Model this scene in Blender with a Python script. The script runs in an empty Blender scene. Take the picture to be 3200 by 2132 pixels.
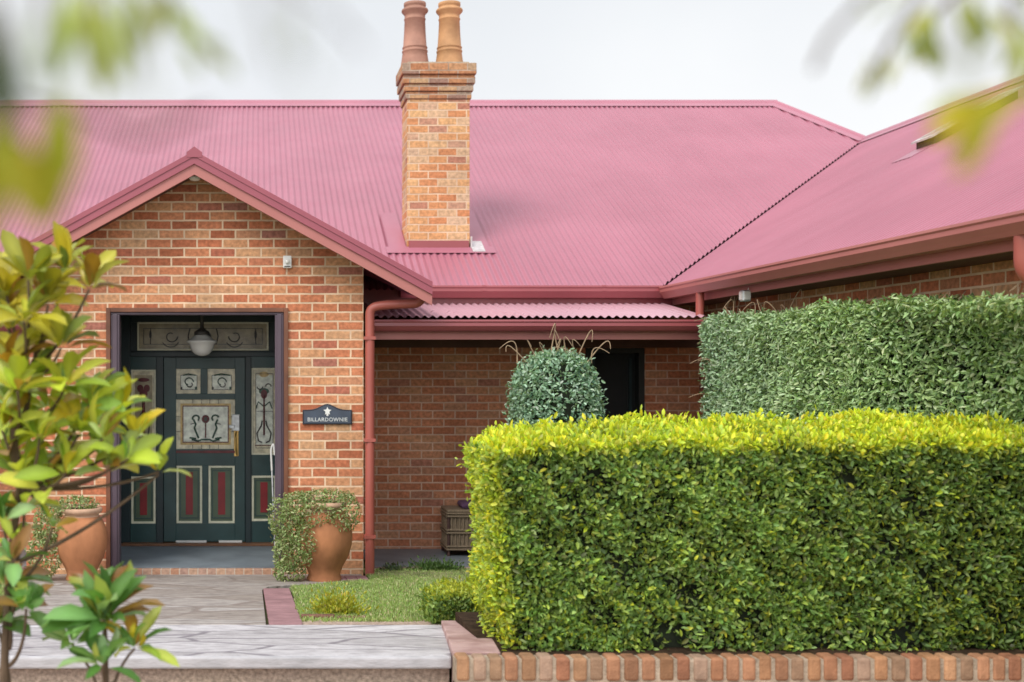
import bpy, math, random
import numpy as np
from mathutils import Vector, Matrix
random.seed(7)
rng = np.random.default_rng(7)
scene = bpy.context.scene
COL = scene.collection
PI = math.pi

# ------------------------------------------------------------------ measuring
CAMY, CAMZ, F = -11.0, 1.9, 2695.0
def W(px, py, Y):
    """point at depth Y (metres) that was measured at px, py in the photograph"""
    d = Y - CAMY
    return Vector(((px-590.0)*d/F, Y, CAMZ+(855.0-py)*d/F))
def gz(Y):                                   # the garden rises gently from the house to the front path
    if Y >= 0: return 0.0
    return 0.0778*min(-Y, 4.62)

# ------------------------------------------------------------------ materials
def new_mat(name):
    m = bpy.data.materials.new(name); m.use_nodes = True
    nt = m.node_tree; b = nt.nodes['Principled BSDF']
    return m, nt, b
def N(nt, typ, **kw):
    n = nt.nodes.new(typ)
    for k, v in kw.items():
        if k.startswith('i_'): n.inputs[k[2:].replace('_', ' ')].default_value = v
        else: setattr(n, k, v)
    return n
def ramp(nt, stops, interp='LINEAR'):
    r = nt.nodes.new('ShaderNodeValToRGB'); e = r.color_ramp; e.interpolation = interp
    while len(e.elements) < len(stops): e.elements.new(0.5)
    for el, (p, c) in zip(e.elements, stops):
        el.position = p; el.color = (*c, 1)
    return r
def plain(name, col, rough=0.5, var=0.25, scale=6.0, bump=0.0, bscale=60.0, spec=0.5, metal=0.0, stretch=(1,1,1), col2=None, coat=0.0):
    m, nt, b = new_mat(name)
    tc = N(nt, 'ShaderNodeTexCoord'); mp = N(nt, 'ShaderNodeMapping'); mp.inputs['Scale'].default_value = stretch
    nt.links.new(tc.outputs['Object'], mp.inputs[0])
    no = N(nt, 'ShaderNodeTexNoise'); no.inputs['Scale'].default_value = scale; no.inputs['Detail'].default_value = 6
    nt.links.new(mp.outputs[0], no.inputs['Vector'])
    c2 = col2 or tuple(c*(1+var) for c in col)
    r = ramp(nt, [(0.3, tuple(c*(1-var) for c in col)), (0.7, c2)])
    nt.links.new(no.outputs['Fac'], r.inputs[0]); nt.links.new(r.outputs[0], b.inputs['Base Color'])
    b.inputs['Roughness'].default_value = rough; b.inputs['Specular IOR Level'].default_value = spec
    b.inputs['Metallic'].default_value = metal; b.inputs['Coat Weight'].default_value = coat
    if bump:
        n2 = N(nt, 'ShaderNodeTexNoise'); n2.inputs['Scale'].default_value = bscale; n2.inputs['Detail'].default_value = 4
        nt.links.new(mp.outputs[0], n2.inputs['Vector'])
        bp = N(nt, 'ShaderNodeBump'); bp.inputs['Strength'].default_value = bump; bp.inputs['Distance'].default_value = 0.01
        nt.links.new(n2.outputs['Fac'], bp.inputs['Height']); nt.links.new(bp.outputs[0], b.inputs['Normal'])
    return m
def brick_mat(name, stops, mortar, bw=0.24, bh=0.086, ms=0.0055, dirt=0.25, off=(0,0), rough=0.85):
    m, nt, b = new_mat(name); L = nt.links.new
    uv = N(nt, 'ShaderNodeUVMap'); uv.uv_map = 'UVMap'
    wob = N(nt, 'ShaderNodeTexNoise'); wob.inputs['Scale'].default_value = 9; wob.inputs['Detail'].default_value = 3
    L(uv.outputs[0], wob.inputs['Vector'])
    sub = N(nt, 'ShaderNodeVectorMath', operation='SUBTRACT'); L(wob.outputs['Color'], sub.inputs[0]); sub.inputs[1].default_value = (.5,.5,.5)
    scl = N(nt, 'ShaderNodeVectorMath', operation='SCALE'); scl.inputs['Scale'].default_value = 0.010; L(sub.outputs[0], scl.inputs[0])
    add = N(nt, 'ShaderNodeVectorMath', operation='ADD'); L(uv.outputs[0], add.inputs[0]); L(scl.outputs[0], add.inputs[1])
    ad2 = N(nt, 'ShaderNodeVectorMath', operation='ADD'); L(add.outputs[0], ad2.inputs[0]); ad2.inputs[1].default_value = (off[0]+50, off[1]+50, 0)
    br = N(nt, 'ShaderNodeTexBrick'); br.offset = 0.5; br.squash = 1.0
    L(ad2.outputs[0], br.inputs['Vector'])
    for k, v in (('Color1', (0,0,0,1)), ('Color2', (1,1,1,1)), ('Mortar', (.5,.5,.5,1)), ('Scale', 1.0), ('Mortar Size', ms), ('Mortar Smooth', .25), ('Bias', 0.0), ('Brick Width', bw), ('Row Height', bh)):
        br.inputs[k].default_value = v
    r = ramp(nt, stops); L(br.outputs['Color'], r.inputs[0])
    ns = N(nt, 'ShaderNodeTexNoise'); ns.inputs['Scale'].default_value = 28; ns.inputs['Detail'].default_value = 6; L(uv.outputs[0], ns.inputs['Vector'])
    rr = ramp(nt, [(0.3, (0.62,)*3), (0.7, (1.25,)*3)]); L(ns.outputs['Fac'], rr.inputs[0])
    mul = N(nt, 'ShaderNodeMix', data_type='RGBA', blend_type='MULTIPLY'); mul.inputs[0].default_value = 0.85
    L(r.outputs[0], mul.inputs[6]); L(rr.outputs[0], mul.inputs[7])
    mm = N(nt, 'ShaderNodeMix', data_type='RGBA'); L(br.outputs['Fac'], mm.inputs[0]); L(mul.outputs[2], mm.inputs[6])
    n3 = N(nt, 'ShaderNodeTexNoise'); n3.inputs['Scale'].default_value = 5; n3.inputs['Detail'].default_value = 5; L(uv.outputs[0], n3.inputs['Vector'])
    mr = ramp(nt, [(0.3, tuple(c*(1-dirt) for c in mortar)), (0.65, mortar)]); L(n3.outputs['Fac'], mr.inputs[0])
    L(mr.outputs[0], mm.inputs[7])
    # large weathering
    n4 = N(nt, 'ShaderNodeTexNoise'); n4.inputs['Scale'].default_value = 1.3; n4.inputs['Detail'].default_value = 4; L(uv.outputs[0], n4.inputs['Vector'])
    r4 = ramp(nt, [(0.3, (0.82,)*3), (0.7, (1.08,)*3)]); L(n4.outputs['Fac'], r4.inputs[0])
    m2 = N(nt, 'ShaderNodeMix', data_type='RGBA', blend_type='MULTIPLY'); m2.inputs[0].default_value = 1
    L(mm.outputs[2], m2.inputs[6]); L(r4.outputs[0], m2.inputs[7])
    L(m2.outputs[2], b.inputs['Base Color']); b.inputs['Roughness'].default_value = rough; b.inputs['Specular IOR Level'].default_value = .25
    h = N(nt, 'ShaderNodeMath', operation='SUBTRACT'); h.inputs[0].default_value = 1; L(br.outputs['Fac'], h.inputs[1])
    h2 = N(nt, 'ShaderNodeMath', operation='MULTIPLY_ADD'); L(ns.outputs['Fac'], h2.inputs[0]); h2.inputs[1].default_value = .35; L(h.outputs[0], h2.inputs[2])
    bp = N(nt, 'ShaderNodeBump'); bp.inputs['Strength'].default_value = .6; bp.inputs['Distance'].default_value = .006
    L(h2.outputs[0], bp.inputs['Height']); L(bp.outputs[0], b.inputs['Normal'])
    return m
def leaf_mat(name, rough=0.42, trans=0.35, tint=(1,1,1)):
    m, nt, b = new_mat(name); L = nt.links.new
    at = N(nt, 'ShaderNodeAttribute'); at.attribute_name = 'col'
    L(at.outputs['Color'], b.inputs['Base Color'])
    b.inputs['Roughness'].default_value = rough; b.inputs['Specular IOR Level'].default_value = .45
    tr = N(nt, 'ShaderNodeBsdfTranslucent')
    mx = N(nt, 'ShaderNodeMix', data_type='RGBA', blend_type='MULTIPLY'); mx.inputs[0].default_value = 1
    L(at.outputs['Color'], mx.inputs[6]); mx.inputs[7].default_value = (1.3, 1.25, .5, 1)
    L(mx.outputs[2], tr.inputs['Color'])
    ms = N(nt, 'ShaderNodeMixShader'); ms.inputs[0].default_value = trans
    L(b.outputs[0], ms.inputs[1]); L(tr.outputs[0], ms.inputs[2])
    L(ms.outputs[0], nt.nodes['Material Output'].inputs['Surface'])
    return m
def attr_mat(name, rough=.8, bump=.5, bscale=90):
    m = plain(name, (.5,.5,.5), rough, .25, 14, bump, bscale, .25)
    nt = m.node_tree; b = nt.nodes['Principled BSDF']
    src = b.inputs['Base Color'].links[0].from_socket
    at = N(nt, 'ShaderNodeAttribute'); at.attribute_name = 'col'
    mx = N(nt, 'ShaderNodeMix', data_type='RGBA', blend_type='MULTIPLY'); mx.inputs[0].default_value = 1
    mx2 = N(nt, 'ShaderNodeMix', data_type='RGBA', blend_type='MULTIPLY'); mx2.inputs[0].default_value = 1
    nt.links.new(at.outputs['Color'], mx.inputs[6]); nt.links.new(src, mx.inputs[7])
    nt.links.new(mx.outputs[2], mx2.inputs[6]); mx2.inputs[7].default_value = (2,2,2,1)
    nt.links.new(mx2.outputs[2], b.inputs['Base Color'])
    return m
def stone_mat(name, c1, c2, joint, scale=1.6, stretch=(1,1,1)):
    m, nt, b = new_mat(name); L = nt.links.new
    tc = N(nt, 'ShaderNodeTexCoord'); mp = N(nt, 'ShaderNodeMapping'); mp.inputs['Scale'].default_value = stretch
    L(tc.outputs['Object'], mp.inputs[0])
    nw = N(nt, 'ShaderNodeTexNoise'); nw.inputs['Scale'].default_value = 3; L(mp.outputs[0], nw.inputs['Vector'])
    mxv = N(nt, 'ShaderNodeMix', data_type='RGBA'); mxv.inputs[0].default_value = .08; L(mp.outputs[0], mxv.inputs[6]); L(nw.outputs['Color'], mxv.inputs[7])
    ve = N(nt, 'ShaderNodeTexVoronoi', feature='DISTANCE_TO_EDGE'); ve.inputs['Scale'].default_value = scale; L(mxv.outputs[2], ve.inputs['Vector'])
    vc = N(nt, 'ShaderNodeTexVoronoi'); vc.inputs['Scale'].default_value = scale; L(mxv.outputs[2], vc.inputs['Vector'])
    sep = N(nt, 'ShaderNodeSeparateColor'); L(vc.outputs['Color'], sep.inputs[0])
    r = ramp(nt, [(0, c1), (1, c2)]); L(sep.outputs[0], r.inputs[0])
    ns = N(nt, 'ShaderNodeTexNoise'); ns.inputs['Scale'].default_value = 9; ns.inputs['Detail'].default_value = 8; ns.inputs['Roughness'].default_value = .7; L(mp.outputs[0], ns.inputs['Vector'])
    rr = ramp(nt, [(.34, (.62,.6,.61)), (.58, (1.08,1.08,1.08))]); L(ns.outputs['Fac'], rr.inputs[0])
    mu = N(nt, 'ShaderNodeMix', data_type='RGBA', blend_type='MULTIPLY'); mu.inputs[0].default_value = 1; L(r.outputs[0], mu.inputs[6]); L(rr.outputs[0], mu.inputs[7])
    jr = ramp(nt, [(0.010, (1,1,1)), (0.034, (0,0,0))]); L(ve.outputs['Distance'], jr.inputs[0])
    mm = N(nt, 'ShaderNodeMix', data_type='RGBA'); L(jr.outputs[0], mm.inputs[0]); L(mu.outputs[2], mm.inputs[6]); mm.inputs[7].default_value = (*joint, 1)
    L(mm.outputs[2], b.inputs['Base Color']); b.inputs['Roughness'].default_value = .7; b.inputs['Specular IOR Level'].default_value = .35
    ad = N(nt, 'ShaderNodeMath', operation='MULTIPLY_ADD'); L(jr.outputs[0], ad.inputs[0]); ad.inputs[1].default_value = -1.2; L(ns.outputs['Fac'], ad.inputs[2])
    bp = N(nt, 'ShaderNodeBump'); bp.inputs['Strength'].default_value = .5; bp.inputs['Distance'].default_value = .01; L(ad.outputs[0], bp.inputs['Height']); L(bp.outputs[0], b.inputs['Normal'])
    return m
M = {}
M['brick'] = brick_mat('gable brick', [(0, (.40,.13,.065)), (.22, (.56,.19,.095)), (.45, (.60,.255,.13)), (.62, (.64,.33,.17)), (.78, (.58,.34,.19)), (.9, (.50,.155,.085)), (1, (.40,.17,.13))], (.84,.61,.42), ms=.009)
M['brick_shade'] = brick_mat('verandah brick', [(0, (.50,.18,.095)), (.4, (.62,.24,.13)), (.7, (.60,.30,.17)), (1, (.46,.19,.13))], (.76,.52,.40), off=(.07,.03), ms=.0075)
M['brick_chimney'] = brick_mat('chimney brick', [(0, (.58,.24,.11)), (.3, (.64,.33,.15)), (.6, (.68,.41,.20)), (.85, (.60,.42,.28)), (1, (.46,.20,.13))], (.76,.56,.39), bw=.215, off=(.1,.02), ms=.008)
M['brick_cap'] = brick_mat('weathered cap brick', [(0, (.42,.18,.09)), (.3, (.50,.26,.13)), (.6, (.52,.33,.18)), (.85, (.40,.30,.22)), (1, (.30,.16,.12))], (.52,.42,.33), bw=.215, off=(.1,.02), ms=.006, dirt=.5)
M['brick_pale'] = brick_mat('step brick', [(0, (.42,.22,.14)), (.5, (.50,.32,.22)), (1, (.40,.25,.2))], (.55,.45,.36), bw=.086, bh=.23, ms=.006)
def roof_mat(name, ca, cb, rough=.38):
    m = plain(name, ca, rough, .1, .9, 0, spec=.6, coat=0.0, col2=cb)
    nt = m.node_tree; b = nt.nodes['Principled BSDF']
    n = N(nt, 'ShaderNodeTexNoise'); n.inputs['Scale'].default_value = 4; n.inputs['Detail'].default_value = 8
    tc = N(nt, 'ShaderNodeTexCoord'); nt.links.new(tc.outputs['Object'], n.inputs['Vector'])
    r = ramp(nt, [(.35, (rough-.03,)*3), (.7, (rough+.05,)*3)]); nt.links.new(n.outputs['Fac'], r.inputs[0]); nt.links.new(r.outputs[0], b.inputs['Roughness'])
    return m
M['roof'] = roof_mat('faded crimson roofing steel', (.385,.130,.182), (.40,.14,.194))
def streak(m, stretch, amt=.035):
    nt=m.node_tree; b=nt.nodes['Principled BSDF']; src=b.inputs['Base Color'].links[0].from_socket
    tc=N(nt,'ShaderNodeTexCoord'); mp=N(nt,'ShaderNodeMapping'); mp.inputs['Scale'].default_value=stretch; nt.links.new(tc.outputs['Object'],mp.inputs[0])
    no=N(nt,'ShaderNodeTexNoise'); no.inputs['Scale'].default_value=1.6; no.inputs['Detail'].default_value=7; no.inputs['Roughness'].default_value=.65; nt.links.new(mp.outputs[0],no.inputs['Vector'])
    r=ramp(nt,[(.32,(1-amt,1-amt*1.1,1-amt)),(.68,(1+amt*.6,1+amt*.9,1+amt*.8))]); nt.links.new(no.outputs['Fac'],r.inputs[0])
    mx=N(nt,'ShaderNodeMix',data_type='RGBA',blend_type='MULTIPLY'); mx.inputs[0].default_value=1; nt.links.new(src,mx.inputs[6]); nt.links.new(r.outputs[0],mx.inputs[7]); nt.links.new(mx.outputs[2],b.inputs['Base Color'])
streak(M['roof'],(5.2,.35,.35))
M['roof_wing'] = roof_mat('faded crimson wing steel', (.355,.112,.160), (.375,.122,.172)); streak(M['roof_wing'],(.35,5.2,.35))
M['roof_cap'] = roof_mat('faded crimson capping', (.40,.145,.20), (.44,.165,.22))
M['roof_v'] = roof_mat('pale crimson verandah steel', (.50,.28,.335), (.57,.34,.395), .3)
M['crimson'] = roof_mat('crimson painted metal', (.30,.065,.075), (.34,.08,.09), .35)
M['gutter_light'] = roof_mat('weathered salmon gutter', (.36,.115,.105), (.42,.15,.13), .4)
M['barge_dark'] = roof_mat('dark crimson board', (.30,.062,.095), (.34,.08,.11), .45)
M['barge_light'] = roof_mat('lighter crimson board', (.40,.13,.12), (.46,.17,.15), .55)
M['pipe'] = roof_mat('salmon red pipe', (.36,.085,.065), (.42,.11,.085), .45)
M['soffit'] = plain('brown soffit', (.12,.055,.045), .7, .2)
M['dark'] = plain('dark void', (.012,.012,.014), .8, .2)
M['valley'] = plain('dark valley metal', (.05,.015,.02), .6, .2)
M['jamb'] = plain('purple brown jamb paint', (.085,.058,.078), .4, .15, 3, .15, 40, stretch=(4,4,1))
M['jamb_edge'] = plain('brown timber edge', (.16,.06,.03), .5, .3, 5)
M['teal'] = plain('dark teal door paint', (.018,.055,.055), .32, .25, 4, .1, 50)
M['teal2'] = plain('dark teal frame paint', (.011,.026,.030), .38, .25, 4)
M['pwall'] = plain('dark porch lining', (.018,.020,.020), .6, .3)
M['cream'] = plain('cream beading', (.74,.72,.54), .5, .12, 12)
M['gold'] = plain('amber glass', (.60,.42,.16), .25, .25, 20)
M['glass_pale'] = plain('pale leaded glass', (.74,.77,.66), .15, .3, 16, .3, 60, .7)
M['glass_cream'] = plain('cream leaded glass', (.66,.60,.42), .2, .35, 14, .3, 60, .7)
M['glass_dim'] = plain('dim brown leaded glass', (.34,.28,.17), .2, .35, 9, .3, 60, .7)
M['glass_green'] = plain('green leaded glass', (.03,.085,.055), .2, .3, 16)
M['glass_red'] = plain('dark red glass', (.12,.015,.02), .25, .3, 14)
M['lead'] = plain('lead came', (.05,.045,.04), .5, .2)
M['panel_green'] = plain('sage door panel', (.08,.12,.07), .4, .15, 6)
M['panel_red'] = plain('red door panel', (.24,.012,.016), .4, .2, 6)
M['brass'] = plain('brass', (.55,.36,.12), .3, .2, 20, metal=.8)
M['steel'] = plain('brushed steel', (.55,.57,.58), .35, .25, 20, metal=.5)
M['white'] = plain('white plastic', (.72,.72,.70), .4, .06, 8)
M['opal'] = plain('opal glass', (.75,.74,.70), .18, .04, 4, coat=.5)
M['terracotta'] = plain('terracotta', (.40,.17,.08), .85, .3, 5, .3, 30, .3, stretch=(1,1,.6))
M['terracotta_old'] = plain('weathered terracotta rim', (.50,.32,.22), .85, .25, 8, .3, 40, .2)
M['pot_mauve'] = plain('mauve chimney pot', (.36,.19,.14), .7, .22, 5, .3, 30, .3)
M['pot_orange'] = plain('orange chimney pot', (.50,.27,.13), .7, .22, 5, .3, 30, .3)
M['navy'] = plain('navy enamel', (.05,.065,.095), .35, .2, 10)
M['navy_rim'] = plain('dark sign rim', (.015,.015,.025), .4, .2, 10)
M['floor'] = plain('blue grey verandah paving', (.17,.20,.23), .45, .25, 3, .1, 40)
M['threshold'] = plain('timber threshold', (.16,.07,.03), .5, .3, 8, stretch=(1,8,8))
M['wicker'] = plain('wicker', (.24,.18,.12), .75, .4, 60, .6, 80, stretch=(3,3,.6))
M['wicker_dark'] = plain('dark cane', (.07,.035,.03), .6, .3, 10)
M['purple'] = plain('purple cloth', (.10,.05,.11), .9, .2, 8, .2, 60)
M['edge_brick'] = plain('dirty edging brick', (.17,.085,.06), .9, .4, 12, .5, 40, .2)
M['soil'] = plain('dark soil', (.045,.028,.018), .95, .5, 14, .8, 30, .1)
M['ground'] = plain('dry ground', (.14,.115,.07), .95, .4, 3, .8, 20, .1, col2=(.13,.16,.06))
M['lawn'] = plain('lawn soil', (.16,.20,.07), .95, .35, 5, .8, 40, .1, col2=(.30,.29,.15))
M['stone'] = stone_mat('pale grey stone', (.43,.41,.42), (.60,.58,.60), (.22,.20,.22), 1.3, (.8,2.6,1))
M['stone_brown'] = stone_mat('greyish brown stone', (.30,.26,.23), (.40,.37,.35), (.24,.20,.18), 1.3, (.8,2.0,1))
M['nosing'] = plain('pale grey stone edge', (.44,.43,.45), .7, .2, 6, .4, 30, .3, stretch=(1,1,3))
M['pink_pave'] = plain('pinkish paver', (.40,.24,.22), .8, .2, 7, .4, 40, .25, col2=(.52,.36,.34))
M['pink_edge'] = plain('mauve paver', (.30,.17,.18), .8, .2, 7, .4, 40, .25)
M['gravel'] = plain('pale pinkish gravel', (.40,.30,.24), .9, .4, 45, .8, 90, .2)
M['mortar'] = plain('kerb mortar', (.36,.29,.22), .95, .3, 20, .6, 80, .1)
M['kerb'] = attr_mat('kerb brick')
M['leaf_hedge'] = leaf_mat('hedge leaf', .48, .34)
M['leaf_jasmine'] = leaf_mat('jasmine leaf', .42, .25)
M['leaf_magnolia'] = leaf_mat('magnolia leaf', .34, .28)
M['leaf_over'] = leaf_mat('overhanging leaf', .5, .45)
M['leaf_pot'] = leaf_mat('pot plant leaf', .45, .3)
M['grass'] = leaf_mat('grass blade', .6, .3)
M['core'] = plain('painted core shade', (.014,.020,.009), .95, .5, 12)  # near-black filler colour, stands in for the shade between hedge leaves
M['bark'] = plain('grey brown bark', (.13,.09,.06), .85, .3, 12, .6, 40, .2, stretch=(2,2,.5))
M['twig'] = plain('tan twig', (.34,.24,.15), .8, .3, 12)
M['skyl_glass'] = plain('skylight glass', (.30,.14,.18), .3, .1, 4)
M['flash'] = plain('bare metal flashing', (.55,.5,.5), .35, .2, 20, metal=.3)

# ------------------------------------------------------------------ mesh builder
class MB:
    def __init__(s): s.v=[]; s.f=[]; s.m=[]; s.sm=[]; s.c=[]; s.cc=(.5,.5,.5,1)
    def add(s, vs, fs, mi=0, smooth=False):
        o=len(s.v); s.v += [tuple(v) for v in vs]; s.c += [s.cc]*len(vs)
        for f in fs: s.f.append([o+i for i in f]); s.m.append(mi); s.sm.append(smooth)
    def box(s, x0,x1,y0,y1,z0,z1, mi=0):
        if x0>x1: x0,x1=x1,x0
        if y0>y1: y0,y1=y1,y0
        if z0>z1: z0,z1=z1,z0
        vs=[(x0,y0,z0),(x1,y0,z0),(x1,y1,z0),(x0,y1,z0),(x0,y0,z1),(x1,y0,z1),(x1,y1,z1),(x0,y1,z1)]
        s.add(vs, [(0,3,2,1),(4,5,6,7),(0,1,5,4),(1,2,6,5),(2,3,7,6),(3,0,4,7)], mi)
    def prism_y(s, pts, y0, y1, mi=0):       # polygon in x,z pulled along y
        n=len(pts); vs=[(x,y0,z) for x,z in pts]+[(x,y1,z) for x,z in pts]
        s.add(vs, [list(range(n)), list(range(2*n-1,n-1,-1))]+[(i,i+n,(i+1)%n+n,(i+1)%n) for i in range(n)], mi)
    def prism_x(s, pts, x0, x1, mi=0, smooth=False):       # polygon in y,z pulled along x
        n=len(pts); vs=[(x0,y,z) for y,z in pts]+[(x1,y,z) for y,z in pts]
        s.add(vs, [list(range(n)), list(range(2*n-1,n-1,-1))], mi)
        s.add(vs, [(i,i+n,(i+1)%n+n,(i+1)%n) for i in range(n)], mi, smooth)
    def prism_z(s, pts, z0, z1, mi=0):
        n=len(pts)
        za = z0 if callable(z0) else (lambda x,y:z0); zb = z1 if callable(z1) else (lambda x,y:z1)
        vs=[(x,y,za(x,y)) for x,y in pts]+[(x,y,zb(x,y)) for x,y in pts]
        s.add(vs, [list(range(n-1,-1,-1)), list(range(n,2*n))]+[(i,(i+1)%n,(i+1)%n+n,i+n) for i in range(n)], mi)
    def tube(s, pts, r, n=8, mi=0, caps=True):
        pts=[Vector(p) for p in pts]; rs = r if isinstance(r,(list,tuple)) else [r]*len(pts)
        vs=[]; ref=None
        for i,p in enumerate(pts):
            t=(pts[min(i+1,len(pts)-1)]-pts[max(i-1,0)]).normalized()
            if ref is None: ref = Vector((0,0,1)) if abs(t.z)<.9 else Vector((1,0,0))
            a=(ref-t*ref.dot(t)).normalized(); ref=a; b=t.cross(a)
            for k in range(n):
                an=2*PI*k/n; vs.append(p+(a*math.cos(an)+b*math.sin(an))*rs[i])
        fs=[(i*n+k, i*n+(k+1)%n, (i+1)*n+(k+1)%n, (i+1)*n+k) for i in range(len(pts)-1) for k in range(n)]
        s.add(vs, fs, mi, True)
        if caps:
            o=len(vs)-n; s.add(vs[:n], [list(range(n-1,-1,-1))], mi); s.add(vs[o:], [list(range(n))], mi)
    def lathe(s, prof, c, n=32, mi=0):
        vs=[(c[0]+r*math.cos(2*PI*k/n), c[1]+r*math.sin(2*PI*k/n), c[2]+z) for r,z in prof for k in range(n)]
        s.add(vs, [(i*n+k, i*n+(k+1)%n, (i+1)*n+(k+1)%n, (i+1)*n+k) for i in range(len(prof)-1) for k in range(n)], mi, True)
    def build(s, name, mats, parent=None, bevel=0):
        me=bpy.data.meshes.new(name)
        me.from_pydata(s.v, [], s.f)
        if not isinstance(mats,(list,tuple)): mats=[mats]
        for m in mats: me.materials.append(m)
        me.polygons.foreach_set('material_index', s.m); me.polygons.foreach_set('use_smooth', s.sm)
        uvl=me.uv_layers.new(name='UVMap'); me.update()
        for p in me.polygons:
            n=p.normal; ax=max(range(3), key=lambda i:abs(n[i]))
            for li in p.loop_indices:
                co=me.vertices[me.loops[li].vertex_index].co
                uvl.data[li].uv = (co.y,co.z) if ax==0 else ((co.x,co.z) if ax==1 else (co.x,co.y))
        ca=me.color_attributes.new('col','FLOAT_COLOR','POINT'); ca.data.foreach_set('color', [x for c in s.c for x in c])
        o=bpy.data.objects.new(name, me); COL.objects.link(o)
        if parent: o.parent=parent
        if bevel:
            b=o.modifiers.new('bevel','BEVEL'); b.width=bevel; b.segments=2; b.limit_method='ANGLE'; b.angle_limit=.9
        return o
def thing(name, label, cat, group=None):
    o=bpy.data.objects.new(name, None); COL.objects.link(o); o['label']=label; o['category']=cat
    if group: o['group']=group
    return o
def tag(o, label, cat, group=None, kind=None):
    o['label']=label; o['category']=cat
    if group: o['group']=group
    if kind: o['kind']=kind
    return o
def struct(o): o['kind']='structure'; return o

# leaves as one mesh: P points, Nn normals, Ax axes, size, width, colours (numpy)
LEAF_S = np.array([(0,0,0),(.42,.28,.10),(.40,.66,.08),(0,1,-.04),(-.40,.66,.08),(-.42,.28,.10)])
LEAF_SF = [(0,1,2,3),(0,3,4,5)]
LEAF_B = np.array([(0,0,0),(0,.3,.05),(0,.62,.03),(0,1,-.12),(.30,.25,.12),(.50,.58,.12),(.36,.84,.03),(-.30,.25,.12),(-.50,.58,.12),(-.36,.84,.03)])
LEAF_BF = [(0,4,1),(1,4,5,2),(2,5,6,3),(0,1,7),(1,2,8,7),(2,3,9,8)]
def norm(a): return a/np.maximum(np.linalg.norm(a,axis=1,keepdims=True),1e-9)
def leaves(name, P, Nn, Ax, size, width, colr, mat, parent=None, T=LEAF_S, TF=LEAF_SF, smooth=False):
    n=len(P); Ax=norm(Ax); Nn=Nn-Ax*np.sum(Nn*Ax,axis=1,keepdims=True); Nn=norm(Nn); S=np.cross(Ax,Nn)
    size=np.asarray(size).reshape(n,1,1); width=np.asarray(width).reshape(n,1,1)
    V = P[:,None,:] + S[:,None,:]*T[None,:,0:1]*width + Ax[:,None,:]*T[None,:,1:2]*size + Nn[:,None,:]*T[None,:,2:3]*size
    k=len(T); V=V.reshape(-1,3)
    me=bpy.data.meshes.new(name); me.vertices.add(n*k); me.vertices.foreach_set('co', V.astype(np.float32).ravel())
    sizes=np.array([len(f) for f in TF]); flat=np.concatenate([np.array(f) for f in TF])
    loops=(flat[None,:]+(np.arange(n)*k)[:,None]).ravel()
    tot=np.tile(sizes,n); start=np.concatenate([[0],np.cumsum(tot)[:-1]])
    me.loops.add(len(loops)); me.loops.foreach_set('vertex_index', loops.astype(np.int32))
    me.polygons.add(len(tot)); me.polygons.foreach_set('loop_start', start.astype(np.int32)); me.polygons.foreach_set('loop_total', tot.astype(np.int32))
    if smooth: me.polygons.foreach_set('use_smooth', np.ones(len(tot),dtype=bool))
    me.update(calc_edges=True); me.validate()
    ca=me.color_attributes.new('col','FLOAT_COLOR','POINT')
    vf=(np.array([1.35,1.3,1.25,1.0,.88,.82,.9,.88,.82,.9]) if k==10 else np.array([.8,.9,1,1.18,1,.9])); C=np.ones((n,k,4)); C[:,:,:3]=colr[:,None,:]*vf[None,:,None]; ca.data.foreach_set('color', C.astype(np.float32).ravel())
    me.materials.append(mat)
    o=bpy.data.objects.new(name, me); COL.objects.link(o)
    if parent: o.parent=parent
    return o
def pick(cols, w, n):
    cols=np.array(cols); i=rng.choice(len(cols), n, p=np.array(w)/sum(w)); c=cols[i]
    return c*rng.uniform(.75,1.25,(n,1))*rng.uniform(.93,1.07,(n,3))

# ================================================================== THE SETTING
g=MB()
prof=[(-400,.2),(-4.45,.2),(-4.44,.32),(-.05,-.02),(0,-.03),(400,-.03)]
xs=[-400,-8,8,400]
for i in range(len(prof)-1):
    for j in range(len(xs)-1):
        y0,z0=prof[i]; y1,z1=prof[i+1]
        g.add([(xs[j],y0,z0),(xs[j+1],y0,z0),(xs[j+1],y1,z1),(xs[j],y1,z1)],[(0,1,2,3)],0)
struct(g.build('ground', M['ground']))
sl=lambda o:(lambda x,y:gz(y)+o)
p=MB()                                        # front path: pale stone slab
p.prism_z([(-6,-4.62),(1.06,-4.62),(1.19,-3.5),(1.19,-3.42),(-6,-3.42)], sl(-.07), sl(0.0))
pth=struct(p.build('front_path', M['stone'], bevel=.006))
p=MB(); p.prism_z([(-6,-4.655),(1.055,-4.655),(1.06,-4.615),(-6,-4.615)], sl(-.068), sl(-.002)); p.build('path_edge', M['nosing'], pth, .012)
p=MB(); p.box(-6,1.05,-4.60,-4.45,.12,.285); p.build('path_riser', M['gravel'], pth)
p=MB()                                        # path to the door
p.prism_z([(-1.75,-3.42),(.06,-3.42),(.045,-1.35),(.10,-1.1),(.98,-.55),(.98,-.0),(-3.5,-.0),(-3.5,-.8),(-1.75,-1.2)], sl(-.03), sl(0.004))
struct(p.build('door_path', M['stone_brown'], bevel=.004))
p=MB(); p.box(-6,6,-9,-4.66,.15,.206)
struct(p.build('gravel_drive', M['gravel']))
p=MB()
for i in range(9):
    y=-1.32-i*.235; x=.055+.003*i
    p.prism_z([(x,y),(x+.215,y),(x+.215,y-.228),(x,y-.228)], sl(-.02), sl(.012))
struct(p.build('path_border', M['pink_edge'], bevel=.004))
p=MB()
for i in range(3): p.prism_z([(.70+i*.1,-.62),(.795+i*.1,-.62),(.795+i*.1,-.28),(.70+i*.1,-.28)], sl(-.0), sl(.016))
struct(p.build('corner_pavers', M['pink_edge'], bevel=.004))
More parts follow.
